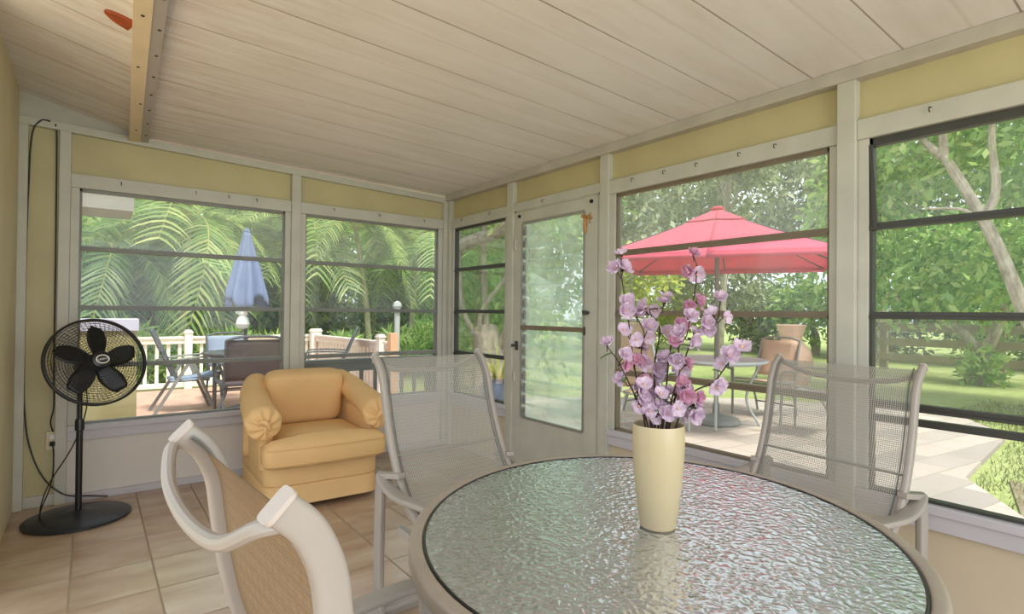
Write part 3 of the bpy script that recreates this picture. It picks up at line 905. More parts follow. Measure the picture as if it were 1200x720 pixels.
for bi, (lab, dep, pts) in enumerate(BR):
    base = VP(rnd.uniform(-0.02, 0.02), VZ + 0.06, rnd.uniform(-0.02, 0.02))
    root = empty('blossom_branch', base, 0, lab, 'flower')
    mouthx = max(-0.04, min(0.04, pts[0][0] * 0.5))
    P = [base, VP(mouthx, VZ + 0.242, dep * 0.45)]
    n = len(pts)
    for i, (dx, z) in enumerate(pts):
        P.append(VP(dx + rnd.uniform(-0.004, 0.004), z, dep * (0.6 + 0.4 * (i + 1) / n)))
    curve = bez(P, 40)
    st = MB(); loc = [c - base for c in curve]
    st.taper(loc, [0.0026 - 0.0014 * i / 40 for i in range(41)], 6)
    fl = []
    for i in range(2, len(P)):
        mult = 2 if i < len(P) - 1 else 1
        for q in range(mult):
            off = Vector((rnd.uniform(-1, 1), rnd.uniform(-1, 1), rnd.uniform(-0.6, 0.9)))
            off = off.normalized() * rnd.uniform(0.012, 0.022) if i < len(P) - 1 or q else Vector((0, 0, 0.006))
            a = P[i] - base; b = a + off
            st.taper([a - Vector((0, 0, 0.012)), a + off * 0.5 - Vector((0, 0, 0.004)), b], [0.0013, 0.0012, 0.001], 5)
            fl.append((b, off))
    st.build('stem', M['twig'], root)
    for b, off in fl:
        o = bpy.data.objects.new('blossom', BL[(rnd.randrange(8))] if not bi == 6 else BL[4 if rnd.random() < 0.5 else 1]); C.objects.link(o); o.parent = root
        o.location = b
        view = Vector((-0.61, -0.79, 0.25)) + off.normalized() * 0.9 + Vector((rnd.uniform(-.6, .6), rnd.uniform(-.6, .6), rnd.uniform(-.3, .6)))
        o.rotation_euler = view.to_track_quat('Z', 'Y').to_euler()
        s_ = rnd.uniform(0.74, 1.0); o.scale = (s_, s_, s_)
    for q in range(2 if bi % 2 else 1):
        i = rnd.randrange(10, 32); a = curve[i] - base
        if bi == 1 and q == 0: a = curve[36] - base
        d = Vector((rnd.uniform(-1, 1), rnd.uniform(-1, 1), rnd.uniform(-0.2, 0.7))).normalized()
        if bi == 1 and q == 0: d = Vector((-0.75, 0.5, -0.25)).normalized()
        sd = d.cross(Vector((0, 0, 1))).normalized()
        lf = MB()
        lf.grid(lambda u, v_: a + d * (0.03 * u) + sd * ((v_ * 2 - 1) * 0.007 * math.sin(PI * (0.05 + 0.93 * u))) + Vector((0, 0, 0.003 * abs(v_ * 2 - 1) - 0.006 * u * u)), 6, 2)
        lf.build('leaf', M['gleaf'], root)

# ---------------------------------------------------------------- pedestal fan
FX, FY = -0.045, 4.055
fan = empty('pedestal_fan', (FX, FY, 0), 0, 'black pedestal fan with round wire grille standing in the corner by the window', 'fan')
mb = MB(); mb.lathe([(0.0, 0.0), (0.236, 0.0), (0.25, 0.006), (0.25, 0.014), (0.24, 0.021), (0.12, 0.034), (0.05, 0.042), (0.03, 0.05), (0.0, 0.052)], 64, sx=1.02, sy=1.0)
mb.build('base', M['blackm'], fan)
mb = MB(); mb.tube([(0, 0, 0.04), (0, 0, 0.56)], 0.0165, 16); mb.build('pole', M['black'], fan)
mb = MB(); mb.lathe([(0.0165, -0.035), (0.023, -0.03), (0.023, 0.02), (0.020, 0.034), (0.0145, 0.036)], 20, (0, 0, 0.545)); mb.build('height_collar', M['black'], fan)
mb = MB(); mb.tube([(0, 0, 0.56), (0, 0, 0.86)], 0.0125, 16); mb.build('inner_pole', M['black'], fan)
hd = Vector((0.34, -0.90, 0.27)).normalized()          # the way the head looks
hc = Vector((0.075, -0.10, 0.915))                     # grille centre
q = hd.to_track_quat('Z', 'Y').to_matrix().to_4x4(); MH = Matrix.Translation(hc) @ q
RF = 0.248
def hm(mb): return mb.move(mat=MH)
def ring(r, z, n=64): return [(r * math.cos(2 * PI * i / n), r * math.sin(2 * PI * i / n), z) for i in range(n)]
for nm, sg in (('front_grille', 1), ('rear_grille', -1)):
    mb = MB()
    dome = lambda r: sg * (0.012 + 0.048 * (1 - (r / RF) ** 2))
    for i in range(1, 14):
        r = 0.055 + (RF - 0.055) * i / 14
        mb.sweep(ring(r, dome(r), 72), ellsec(0.0013, 0.0013, 4), (0, 0, 1), closed=True)
    for i in range(60):
        a = 2 * PI * i / 60
        mb.sweep([((0.05 + (RF - 0.05) * t / 6) * math.cos(a + 0.25 * t / 6), (0.05 + (RF - 0.05) * t / 6) * math.sin(a + 0.25 * t / 6), dome(0.05 + (RF - 0.05) * t / 6)) for t in range(7)], ellsec(0.001, 0.001, 4), None, caps=False)
    hm(mb).build(nm, M['black'], fan)
mb = MB(); mb.sweep(ring(RF, 0.0, 96), rrect(0.014, 0.007, 0.004), (0, 0, 1), closed=True); hm(mb).build('grille_rim', M['black'], fan)
mb = MB(); mb.lathe([(0.0, 0.074), (0.030, 0.073), (0.046, 0.066), (0.052, 0.056), (0.05, 0.048), (0.0, 0.048)], 40); hm(mb).build('hub_cover', M['black'], fan)
bd = MB()
bd.sweep([(0.031 * math.cos(2 * PI * i / 48), 0.023 * math.sin(2 * PI * i / 48), 0.0745) for i in range(48)], rrect(0.0012, 0.0028, 0.001), (0, 0, 1), closed=True)
badge = hm(bd).build('badge_ring', M['white'], fan)
tx = bpy.data.curves.new('badge_lettering', 'FONT'); tx.body = 'LASKO'; tx.size = 0.0165; tx.align_x = 'CENTER'; tx.align_y = 'CENTER'; tx.extrude = 0.0004; tx.shear = 0.15
tx.materials.append(M['white'])
to = bpy.data.objects.new('lettering_curve', tx); C.objects.link(to)
bpy.context.view_layer.update()
tme = bpy.data.meshes.new_from_object(to.evaluated_get(bpy.context.evaluated_depsgraph_get()))
bpy.data.objects.remove(to); bpy.data.curves.remove(tx)
to = bpy.data.objects.new('badge_lettering', tme); C.objects.link(to); to.parent = badge
to.matrix_local = MH @ Matrix.Translation((0, 0, 0.0748)) @ Matrix.Rotation(math.radians(8), 4, 'Z')
mb = MB(); mb.lathe([(0.0, -0.02), (0.045, -0.02), (0.055, -0.05), (0.062, -0.08), (0.06, -0.15), (0.045, -0.18), (0.0, -0.185)], 32); hm(mb).build('motor_housing', M['black'], fan)
mb = MB(); mb.bar((0, 0, 0.80), tuple(hc - hd * 0.115), 0.04, 0.05); mb.build('tilt_bracket', M['black'], fan, bevel=0.008)
mb = MB(); mb.lathe([(0.0, 0.03), (0.04, 0.03), (0.05, 0.02), (0.05, -0.02), (0.0, -0.02)], 28); hm(mb).build('blade_hub', M['black'], fan)
for k in range(5):
    a = 2 * PI * k / 5 + 0.15
    mb = MB()
    def fn(u, v_):
        r = 0.04 + 0.165 * u; t = (v_ * 2 - 1)
        wd = (0.018 + 0.036 * math.sin(PI * min(1.0, 0.1 + 0.75 * u))) * (1 if u < 0.9 else 0.8)
        y = t * wd + 0.02 * u; z = t * 0.017 * (1 - 0.3 * u)
        return (r * math.cos(a) - y * math.sin(a), r * math.sin(a) + y * math.cos(a), z)
    mb.grid(fn, 8, 5); b = hm(mb).build('blade', M['black'], fan)
    b.modifiers.new('solid', 'SOLIDIFY').thickness = 0.003
def cable(name, pts, r, label, n=60, cat='cord', mat='cord'):
    mb = MB(); mb.tube(bez(pts, n), r, 8); o = mb.build(name, M[mat]); tag(o, label, cat); return o
mb = MB(); mb.tube(bez([(0.02, 0.10, 0.80), (0.03, 0.15, 0.62), (-0.03, 0.16, 0.40), (-0.14, 0.18, 0.18), (-0.17, 0.02, 0.07), (-0.14, -0.12, 0.028), (-0.10, -0.17, 0.026), (-0.05, -0.12, 0.03), (-0.08, -0.04, 0.034), (-0.16, -0.03, 0.03), (-0.17, 0.06, 0.06), (-0.13, 0.20, 0.18), (-0.125, 0.27, 0.32), (-0.135, 0.335, 0.395)], 120), 0.0035, 8)
mb.build('power_cord', M['cord'], fan)

# wall outlet and loose cables
O = empty('power_outlet', (-0.178, YA + 0.01, 0.40), 0, 'white wall outlet with a plug in it on the narrow yellow panel', 'outlet')
mb = MB(); mb.box(-0.035, 0.035, -0.014, 0.0, -0.058, 0.058); mb.build('outlet_plate', M['house'], O, bevel=0.004, smooth=False)
mb = MB(); mb.box(-0.016, 0.016, -0.040, -0.014, -0.030, -0.004); mb.build('plug', M['cord'], O, bevel=0.004, smooth=False)
mb = MB(); mb.box(-0.016, 0.016, -0.017, -0.014, 0.008, 0.036); mb.build('socket', M['white'], O, bevel=0.002, smooth=False)
cable('black_cable', [(-0.215, YA - 0.034, 2.372), (-0.26, YA - 0.034, 2.365), (-0.30, YA - 0.02, 2.27), (-0.312, YA - 0.012, 1.95), (-0.318, YA - 0.012, 1.54), (-0.318, YA - 0.012, 0.9), (-0.312, YA - 0.012, 0.60), (-0.285, YA - 0.03, 0.38), (-0.22, YA - 0.05, 0.19), (-0.12, YA - 0.06, 0.07), (0.0, YA - 0.05, 0.035), (0.10, YA - 0.045, 0.012)], 0.0045, 'long black cable drooping from the top of the far wall to the floor', 80)
cable('black_cable', [(-0.190, YA - 0.034, 2.36), (-0.184, YA - 0.012, 2.25), (-0.180, YA - 0.012, 1.5), (-0.180, YA - 0.012, 0.85), (-0.176, YA - 0.013, 0.62), (-0.19, YA - 0.02, 0.52), (-0.178, YA - 0.012, 0.455)], 0.004, 'straight black cable running down the post edge into the outlet', 60)

# ---------------------------------------------------------------- gold armchair
A = empty('armchair', (1.175, 3.40, 0), math.radians(-3), 'gold upholstered club armchair with rolled arms standing beneath the windows', 'armchair')
def plan(front, back, wf, wb, r=0.08, n=7):
    """rounded plan outline, front at y=front, deeper at back"""
    pts = []
    cs = [((wf - r), front + r, -PI / 2, 0), (wb - r, back - r, 0, PI / 2), (-(wb - r), back - r, PI / 2, PI), (-(wf - r), front + r, PI, 1.5 * PI)]
    for cx, cy, a0, a1 in cs:
        for i in range(n + 1):
            a = a0 + (a1 - a0) * i / n; pts.append((cx + r * math.cos(a), cy + r * math.sin(a)))
    return pts
def loft(mb, outlines, mi=0, cap=True):
    n0 = len(mb.v); k = len(outlines[0][0])
    for pl, z in outlines:
        mb.v += [(x, y, z) for x, y in pl]
    for i in range(len(outlines) - 1):
        for c in range(k):
            d = (c + 1) % k
            mb.face((n0 + i * k + c, n0 + i * k + d, n0 + (i + 1) * k + d, n0 + (i + 1) * k + c), mi)
    if cap:
        mb.face([n0 + c for c in range(k)][::-1], mi); mb.face([n0 + (len(outlines) - 1) * k + c for c in range(k)], mi)
    return mb
def bulge(f):  # front apron bows forward a little
    pl = plan(0.03 - f, 0.80, 0.355 + f * 0.5, 0.37 + f * 0.5, 0.10)
    return pl
mb = loft(MB(), [(bulge(-0.02), 0.035), (bulge(0.002), 0.037), (bulge(0.0), 0.10), (bulge(-0.004), 0.155), (bulge(-0.010), 0.158), (bulge(0.0), 0.164), (bulge(0.002), 0.20), (bulge(0.0), 0.255), (bulge(-0.012), 0.285), (bulge(-0.03), 0.29)])
mb.build('skirt', M['armchair'], A, angle=50)
mb = MB(); mb.lathe([(0.0, 0.0), (0.26, 0.0), (0.27, 0.02), (0.26, 0.038), (0.0, 0.038)], 40, (0, 0.42, 0)); mb.build('swivel_base', M['black'], A)
def pillow(mb, sx, sy, sz, c, p=4.0, nu=40, nv=20, welt=True, rot=None, crown=0.0):
    def fn(u, v_):
        a = 2 * PI * u; b = PI * (v_ - 0.5)
        e = 2 / p
        cx = math.copysign(abs(math.cos(a)) ** e, math.cos(a)); sy_ = math.copysign(abs(math.sin(a)) ** e, math.sin(a))
        cb = abs(math.cos(b)) ** (e * 0.9); sb = math.copysign(abs(math.sin(b)) ** 0.75, math.sin(b))
        x, y, z = sx * cx * cb, sy * sy_ * cb, sz * sb
        z += crown * (1 - (cb * 1.0) ** 2) * (1 if z > 0 else 0)
        P_ = Vector((x, y, z))
        if rot is not None: P_ = rot @ P_
        return P_ + Vector(c)
    mb.grid(fn, nu, nv); return mb
def tplan(ins):
    w1, w2, f0, f1, b0 = 0.372 - ins, 0.288 - ins, -0.055 + ins, 0.085 - ins, 0.56 - ins
    out = []
    def arc(cx, cy, r, a0, a1, n=6):
        for i in range(n + 1):
            a = math.radians(a0 + (a1 - a0) * i / n); out.append((cx + r * math.cos(a), cy + r * math.sin(a)))
    for i in range(13):                                     # bowed front edge
        x = -w1 + 0.06 + (2 * w1 - 0.12) * i / 12; out.append((x, f0 - 0.022 * math.cos(PI * x / (2 * w1))))
    arc(w1 - 0.05, f0 + 0.05, 0.05, -80, 0); arc(w1 - 0.03, f1 - 0.03, 0.03, 0, 90, 4)
    arc(w2 + 0.02, f1 + 0.02, 0.02, 270, 180, 3)
    arc(w2 - 0.05, b0 - 0.05, 0.05, 0, 90); arc(-(w2 - 0.05), b0 - 0.05, 0.05, 90, 180)
    arc(-(w2 + 0.02), f1 + 0.02, 0.02, 0, -90, 3)
    arc(-(w1 - 0.03), f1 - 0.03, 0.03, 90, 180, 4); arc(-(w1 - 0.05), f0 + 0.05, 0.05, 180, 260)
    return out
mb = loft(MB(), [(tplan(0.05), 0.285), (tplan(0.018), 0.289), (tplan(0.004), 0.302), (tplan(0.0), 0.325), (tplan(-0.004), 0.36), (tplan(0.0), 0.392), (tplan(0.006), 0.412), (tplan(0.022), 0.430), (tplan(0.040), 0.441)])
mb.f.pop(); mb.mi.pop(); mb.uv.pop()
k = len(tplan(0)); n0 = len(mb.v) - k; r0 = [Vector(v_) for v_ in mb.v[n0:]]; cc = Vector((0, 0.06, 0.468))
for f, z in ((0.8, 0.452), (0.5, 0.463), (0.25, 0.467)):
    mb.v += [(cc.x + (q_.x - cc.x) * f, cc.y + (q_.y - cc.y) * f, z) for q_ in r0]
mb.v.append(tuple(cc))
for lv_ in range(3):
    for c in range(k):
        d = (c + 1) % k; a_ = n0 + lv_ * k; mb.face((a_ + c, a_ + d, a_ + k + d, a_ + k + c))
for c in range(k): mb.face((n0 + 3 * k + c, n0 + 3 * k + (c + 1) % k, n0 + 4 * k))
o = mb.build('seat_cushion', M['armchair'], A, angle=0)
for z in (0.312, 0.402):
    wl = MB(); wl.sweep([(x, y, z) for x, y in tplan(-0.001)], ellsec(0.0045, 0.0045, 6), (0, 0, 1), closed=True)
    wl.build('welt', M['armchair'], o)
rb = Matrix.Rotation(math.radians(-78), 3, 'X')
mb = pillow(MB(), 0.265, 0.190, 0.095, (0.0, 0.60, 0.615), 7.0, 64, 24, rot=rb, crown=0.03)
mb.build('back_cushion', M['armchair'], A, angle=0)
# tub back
mb = MB()
def tub(u, v_):
    a = PI * u; x = -0.36 * math.cos(a); y = 0.46 + 0.34 * math.sin(a) ** 0.8
    z = 0.27 + (0.39 + 0.10 * math.sin(a)) * v_
    k = 1.0 - 0.03 * v_
    return (x * k, y, z)
mb.grid(tub, 32, 8)
o = mb.build('back', M['armchair'], A, angle=0)
sd = o.modifiers.new('solid', 'SOLIDIFY'); sd.thickness = 0.09; sd.offset = 0
for s in (-1, 1):
    # arm panel under the roll
    mb = loft(MB(), [([(s * x, y) for x, y in pl][::(1 if s > 0 else -1)], z) for pl, z in (
        (([(0.295, 0.11), (0.305, 0.09), (0.35, 0.09), (0.372, 0.11), (0.378, 0.62), (0.29, 0.62)]), 0.25),
        (([(0.295, 0.11), (0.305, 0.09), (0.355, 0.09), (0.378, 0.11), (0.382, 0.62), (0.29, 0.62)]), 0.42),
        (([(0.295, 0.11), (0.305, 0.09), (0.360, 0.09), (0.382, 0.11), (0.385, 0.62), (0.29, 0.62)]), 0.56))])
    o = mb.build('arm', M['armchair'], A, angle=50, bevel=0.012)
    # rolled top with a gathered front end
    N = 44; n = 54; mb = MB()
    path = bez([(0.290, 0.72, 0.705), (0.330, 0.56, 0.662), (0.350, 0.36, 0.612), (0.356, 0.20, 0.580), (0.356, 0.09, 0.552), (0.352, 0.035, 0.528)], N)
    for i, p in enumerate(path):
        t = i / N
        ra = 0.080 + 0.026 * min(1, t * 1.2); rz_ = 0.072 + 0.026 * t
        if t > 0.80:
            f = (t - 0.80) / 0.20; k = math.sqrt(max(0.0, 1 - f * f * 0.985)); ra *= k; rz_ *= k
        pl = max(0.0, (t - 0.66) / 0.34)
        for j in range(n):
            a = 2 * PI * j / n
            w_ = 1 + pl * (0.10 * abs(math.sin(4.5 * a + 0.6)) - 0.05) + 0.035 * math.sin(7 * a + 9 * t) * pl
            hang = 0.020 * pl * max(0.0, -math.sin(a))
            mb.v.append((s * (p.x + ra * w_ * math.cos(a)), p.y + 0.010 * pl * math.sin(9 * a), p.z + rz_ * w_ * math.sin(a) - hang))
    for i in range(N):
        for j in range(n):
            d = (j + 1) % n
            mb.face((i * n + j, i * n + d, (i + 1) * n + d, (i + 1) * n + j) if s > 0 else (i * n + j, (i + 1) * n + j, (i + 1) * n + d, i * n + d))
    mb.face([j for j in range(n)][::(1 if s < 0 else -1)]); mb.face([N * n + j for j in range(n)][::(1 if s > 0 else -1)])
    mb.build('arm_roll', M['armchair'], o, angle=0)
    kn = MB()
    kn.sweep(bez([(s * 0.325, 0.038, 0.500), (s * 0.345, 0.020, 0.545), (s * 0.375, 0.030, 0.560), (s * 0.392, 0.050, 0.530)], 16), ellsec(0.012, 0.016, 8), None, scale=[0.3 + 0.9 * math.sin(PI * i / 16) for i in range(17)])
    kn.build('gather', M['armchair'], o, angle=0)

# ---------------------------------------------------------------- small wall and ceiling things
hp_ = [(-0.10 * math.cos(PI * (i / 24 - 0.5)), 0.046 * math.sin(PI * (i / 24 - 0.5))) for i in range(25)]
mb = loft(MB(), [([(x * f, y * f) for x, y in hp_], z) for f, z in ((0.93, 0.0), (1.0, 0.004), (1.0, 0.009), (0.93, 0.013))])
pq = mb.build('wooden_plaque', M['rust'])
tag(pq, 'red-brown rounded wooden piece fixed to the ceiling against the beam', 'ornament')
pq.location = (0.118, 2.79, ceilz(0.118) - 0.013); pq.rotation_euler = (0, math.radians(14), math.radians(14))

hooks = [('A', x) for x in (0.145, 0.572, 0.78, 0.969, 1.551, 1.943, 2.371)] + [('B', y) for y in (4.135, 3.703, 3.035, 2.2, 1.967, 1.754, 1.505, 1.32, 0.703)]
hk = MB(); hk.tube(bez([(0, 0, 0.0), (0, -0.014, 0.0), (0.0, -0.022, -0.006), (0.0, -0.022, -0.016), (0.0, -0.013, -0.020)], 14), 0.0022, 6); hk.lathe([(0.0, 0.001), (0.005, 0.001), (0.005, 0.0), (0.0, -0.001)], 8)
h0 = None
for wl_, u in hooks:
    if h0 is None:
        h0 = hk.build('cup_hook', M['screw']); o = h0
    else:
        o = h0.copy(); C.objects.link(o)
    if wl_ == 'A': o.location = (u, YA - 0.022, 2.05)
    else: o.location = (XB - 0.022, u, 2.05); o.rotation_euler = (0, 0, math.radians(-90))
    tag(o, 'small rusty cup hook screwed into the header above the windows and door', 'hook', 'cup hooks along the window headers')

mb = MB()
bd = bez([(0, 0.045, 0.010), (0, 0.012, 0.002), (0, -0.03, -0.004), (0, -0.055, -0.020)], 16)
mb.taper([(x - 0.005, y, z) for x, y, z in bd], [0.003, 0.009, 0.011, 0.012, 0.012, 0.011, 0.010, 0.009, 0.009, 0.010, 0.012, 0.013, 0.013, 0.011, 0.009, 0.007, 0.003], 8)
for (y, z, dy, dz) in ((0.02, 0.0, 0.012, 0.03), (0.015, 0.0, 0.005, -0.04), (-0.03, 0.0, -0.012, 0.024), (-0.03, -0.005, -0.004, -0.045)):
    mb.taper([(-0.005, y, z), (-0.007, y + dy * 0.6, z + dz * 0.6), (-0.004, y + dy, z + dz)], [0.005, 0.004, 0.003], 6)
mb.taper([(-0.006, 0.002, -0.01), (-0.008, 0.004, -0.06), (-0.006, -0.002, -0.11)], [0.010, 0.016, 0.006], 8)
lz = mb.build('lizard_ornament', painted('ornament_brown', srgb(176, 128, 72), 0.5, 0.2, 40))
lz.location = (XB - 0.02, 2.600, 1.868)
tag(lz, 'small orange-brown lizard-shaped ornament on the upper corner of the louvered door', 'ornament')

# ================================================================== OUTDOOR THINGS
# ---------------------------------------------------------------- red parasol and patio set
UX, UY = 5.574, 3.471
U = empty('parasol', (UX, UY, 0), 0, 'open red parasol on a grey pole standing over the patio table', 'parasol')
mb = MB(); mb.lathe([(0.0, 0.0), (0.25, 0.0), (0.26, 0.02), (0.24, 0.06), (0.10, 0.085), (0.04, 0.11), (0.035, 0.22), (0.0, 0.22)], 40); mb.build('base', M['grey_metal'], U)
mb = MB(); mb.tube([(0, 0, 0.1), (0, 0, 2.40)], 0.024, 14); mb.build('pole', M['grey_metal'], U)
ang = math.radians(207); HS = 1.13; ZE, ZT = 1.80, 2.40
def cpt(u, v_):      # u around 0..1, v from the hub out
    a = 2 * PI * u; c, s = math.cos(a), math.sin(a)
    k = HS / max(abs(c), abs(s))
    side = abs(math.sin(4 * PI * u))
    r = k * v_
    z = ZT - (ZT - ZE) * (v_ ** 0.96) - 0.035 * side * math.sin(PI * v_) * 0.6 + 0.03 * (1 - side) * 0
    return (r * math.cos(a + ang), r * math.sin(a + ang), z)
mb = MB(); mb.grid(lambda u, v_: cpt(u, 0.03 + 0.97 * v_), 64, 14)
mb.grid(lambda u, v_: (cpt(u, 1.0)[0], cpt(u, 1.0)[1], cpt(u, 1.0)[2] - 0.05 * v_), 64, 1)
o = mb.build('canopy', M['umbrella_red'], U, angle=25); sd = o.modifiers.new('solid', 'SOLIDIFY'); sd.thickness = 0.003
mb = MB(); mb.grid(lambda u, v_: (cpt(u, 0.02 + 0.24 * v_)[0], cpt(u, 0.02 + 0.24 * v_)[1], cpt(u, 0.02 + 0.24 * v_)[2] + 0.016), 48, 5)
o = mb.build('vent', M['umbrella_red'], U, angle=25); sd = o.modifiers.new('solid', 'SOLIDIFY'); sd.thickness = 0.003
mb = MB(); mb.lathe([(0.0, 0.03), (0.04, 0.028), (0.075, 0.012), (0.07, 0.0), (0.0, 0.0)], 16, (0, 0, ZT + 0.005)); mb.build('finial', M['umbrella_red'], U)
for k in range(8):
    a = cpt(k / 8 + 0.125, 0.05); b = cpt(k / 8 + 0.125, 0.985)
    rb = MB(); rb.bar((a[0], a[1], a[2] - 0.03), (b[0], b[1], b[2] - 0.012), 0.012, 0.016); rb.build('rib', M['dark_metal'], U, smooth=False)
    c = cpt(k / 8 + 0.125, 0.5); st = MB(); st.bar((0, 0, 1.92), (c[0], c[1], c[2] - 0.03), 0.010, 0.012); st.build('strut', M['dark_metal'], U, smooth=False)

def round_table(name, loc, r, h, mt, ml, label, legs=4):
    t = empty(name, loc, 0, label, 'table')
    mb = MB(); mb.lathe([(0.028, h - 0.012), (r - 0.02, h - 0.012), (r, h - 0.02), (r + 0.006, h - 0.006), (r, h + 0.006), (r - 0.02, h), (0.028, h), (0.028, h - 0.012)], 56); mb.build('table_top', mt, t)
    mb = MB(); mb.sweep([((r - 0.05) * math.cos(2 * PI * i / 48), (r - 0.05) * math.sin(2 * PI * i / 48), h - 0.03) for i in range(48)], ellsec(0.014, 0.014, 6), (0, 0, 1), closed=True); mb.build('ring', ml, t)
    for k in range(legs):
        a = 2 * PI * (k + 0.35) / legs; c, s = math.cos(a), math.sin(a)
        lg = MB(); lg.tube(bez([(c * r * 0.86, s * r * 0.86, h - 0.03), (c * r * 0.62, s * r * 0.62, h * 0.55), (c * r * 0.62, s * r * 0.62, h * 0.3), (c * r * 0.86, s * r * 0.86, 0.0)], 14), 0.015, 8); lg.build('leg', ml, t)
    return t
round_table('patio_table', (UX, UY, 0), 0.53, 0.72, M['frost'], M['grey_light'], 'round pale grey patio table under the red parasol')

def yard_chair(name, loc, rz, sling, metal, label, top=0.93, recline=0.12, slats=False, hw=0.25):
    t = empty(name, loc, math.radians(rz), label, 'chair')
    for s in (-1, 1):
        mb = MB(); mb.tube(bez([(0.26, s * hw, 0.0), (0.25, s * hw, 0.40), (0.20, s * hw, 0.435), (-0.20, s * hw, 0.40), (-0.24, s * hw, 0.50), (-0.24 - recline, s * hw, top)], 24), 0.014, 8); mb.build('side_frame', metal, t)
        mb = MB(); mb.tube(bez([(-0.10, s * (hw + 0.005), 0.41), (-0.22, s * (hw + 0.005), 0.2), (-0.28, s * (hw + 0.005), 0.0)], 10), 0.013, 8); mb.build('leg', metal, t)
        mb = MB(); mb.sweep(bez([(-0.29, s * (hw + 0.01), 0.64), (-0.10, s * (hw + 0.025), 0.655), (0.18, s * (hw + 0.025), 0.65), (0.25, s * (hw + 0.01), 0.60), (0.258, s * hw, 0.40)], 18), rrect(0.020, 0.010, 0.006), (0, 1, 0)); mb.build('armrest', metal, t)
    mb = MB(); mb.tube(bez([(-0.24 - recline, -hw, top), (-0.25 - recline, -hw * 0.5, top + 0.035), (-0.25 - recline, hw * 0.5, top + 0.035), (-0.24 - recline, hw, top)], 16), 0.014, 8); mb.build('top_rail', metal, t)
    for (cx_, cz_) in ((0.20, 0.40), (-0.18, 0.38), (-0.25, 0.12)):
        mb = MB(); mb.bar((cx_, -hw, cz_), (cx_, hw, cz_), 0.018, 0.018); mb.build('cross_bar', metal, t)
    mb = MB(); mb.grid(lambda u, v_: (0.21 - 0.42 * u, (v_ * 2 - 1) * (hw - 0.006), 0.432 - 0.03 * u - 0.012 * math.sin(PI * u)), 8, 4); o = mb.build('seat', sling, t); o.modifiers.new('solid', 'SOLIDIFY').thickness = 0.006
    if slats:
        mb = MB()
        for i in range(6):
            f = i / 5; z = 0.50 + (top - 0.05 - 0.50) * f; x = -0.24 - recline * (z - 0.5) / (top - 0.5)
            mb.bar((x, -hw + 0.006, z), (x, hw - 0.006, z), 0.010, 0.05)
        mb.build('back_slats', sling, t, smooth=False)
    else:
        mb = MB(); mb.grid(lambda u, v_: (-0.235 - recline * u - 0.015 * math.sin(PI * u), (v_ * 2 - 1) * (hw - 0.006), 0.46 + (top - 0.46) * u), 8, 4); o = mb.build('backrest', sling, t); o.modifiers.new('solid', 'SOLIDIFY').thickness = 0.006
    return t
yard_chair('patio_chair', (6.52, 3.42, 0), 176, M['sling_tan'], M['grey_metal'], 'tan sling patio chair on the far side of the grey patio table, beside the urn', 0.90)
yard_chair('patio_chair', (5.90, 2.55, 0), 100, M['grey_light'], M['grey_metal'], 'grey slatted patio chair right of the patio table, seen through the sling chair mesh', 0.90, 0.14, True)
yard_chair('patio_chair', (4.66, 3.62, 0), 2, M['sling_tan'], M['grey_light'], 'high-backed tan patio chair left of the patio table, half hidden by the blossoms', 1.13, 0.20)
yard_chair('patio_chair', (5.62, 4.36, 0), -84, M['sling_tan'], M['grey_metal'], 'tan patio chair behind the blossoms at the back left of the patio table', 0.90, 0.12)

mb = MB(); mb.lathe([(0.0, 0.0), (0.19, 0.0), (0.21, 0.03), (0.29, 0.28), (0.32, 0.50), (0.29, 0.68), (0.20, 0.80), (0.155, 0.86), (0.16, 0.90), (0.21, 1.06), (0.225, 1.10), (0.20, 1.11), (0.15, 0.92), (0.14, 0.86), (0.0, 0.80)], 48)
urn = mb.build('clay_urn', M['terracotta']); urn.location = (9.0, 4.27, -0.045); tag(urn, 'large terracotta urn with a flared neck standing at the edge of the lawn', 'urn')

# ---------------------------------------------------------------- deck furniture and railing
def deck_rail(name, p, q, label, z0=0.10, z1=0.80, sp=0.145, mt='rail_white', post=None, bw=0.045, posts=3):
    p = Vector((p[0], p[1], 0)); q = Vector((q[0], q[1], 0)); L = (q - p).length; d = (q - p) / L
    r = empty(name, p, math.atan2(d.y, d.x), label, 'railing')
    mb = MB(); mb.box(0, L, -0.045, 0.045, z1 - 0.035, z1); mb.build('top_rail', M[mt], r, smooth=False, bevel=0.004)
    mb = MB(); mb.box(0, L, -0.02, 0.02, z1 - 0.11, z1 - 0.036); mb.box(0, L, -0.02, 0.02, z0 - 0.07, z0); mb.build('rail_board', M[mt], r, smooth=False)
    n = min(96, int(L / sp)); m0 = MB(); m0.box(-bw / 2, bw / 2, -0.042, -0.02, z0 - 0.04, z1 - 0.04); b0 = None
    for i in range(n):
        x = (i + 0.5) * L / n
        if b0 is None: b = b0 = m0.build('baluster', M[mt], r, smooth=False)
        else: b = b0.copy(); C.objects.link(b)
        b.location = (x, 0, 0)
    if posts == 0:
        for x in (0.03, L - 0.03):
            pm = MB(); pm.box(x - 0.02, x + 0.02, -0.02, 0.02, 0.0, z1); pm.build('post', M[mt], r, smooth=False)
    for i in range(posts):
        x = 0.05 + (L - 0.10) * i / max(1, posts - 1)
        pm = MB(); pm.box(x - 0.05, x + 0.05, 0.0, 0.09, 0.0, z1 + 0.05); pm.box(x - 0.062, x + 0.062, -0.012, 0.102, z1 + 0.05, z1 + 0.075); pm.box(x - 0.045, x + 0.045, 0.0, 0.09, z1 + 0.075, z1 + 0.10)
        pm.build('post', M[mt], r, smooth=False, bevel=0.004)
    return r
deck_rail('deck_railing', (3.2, 9.70), (-2.8, 9.70), 'white wooden baluster railing along the far edge of the deck', posts=4)
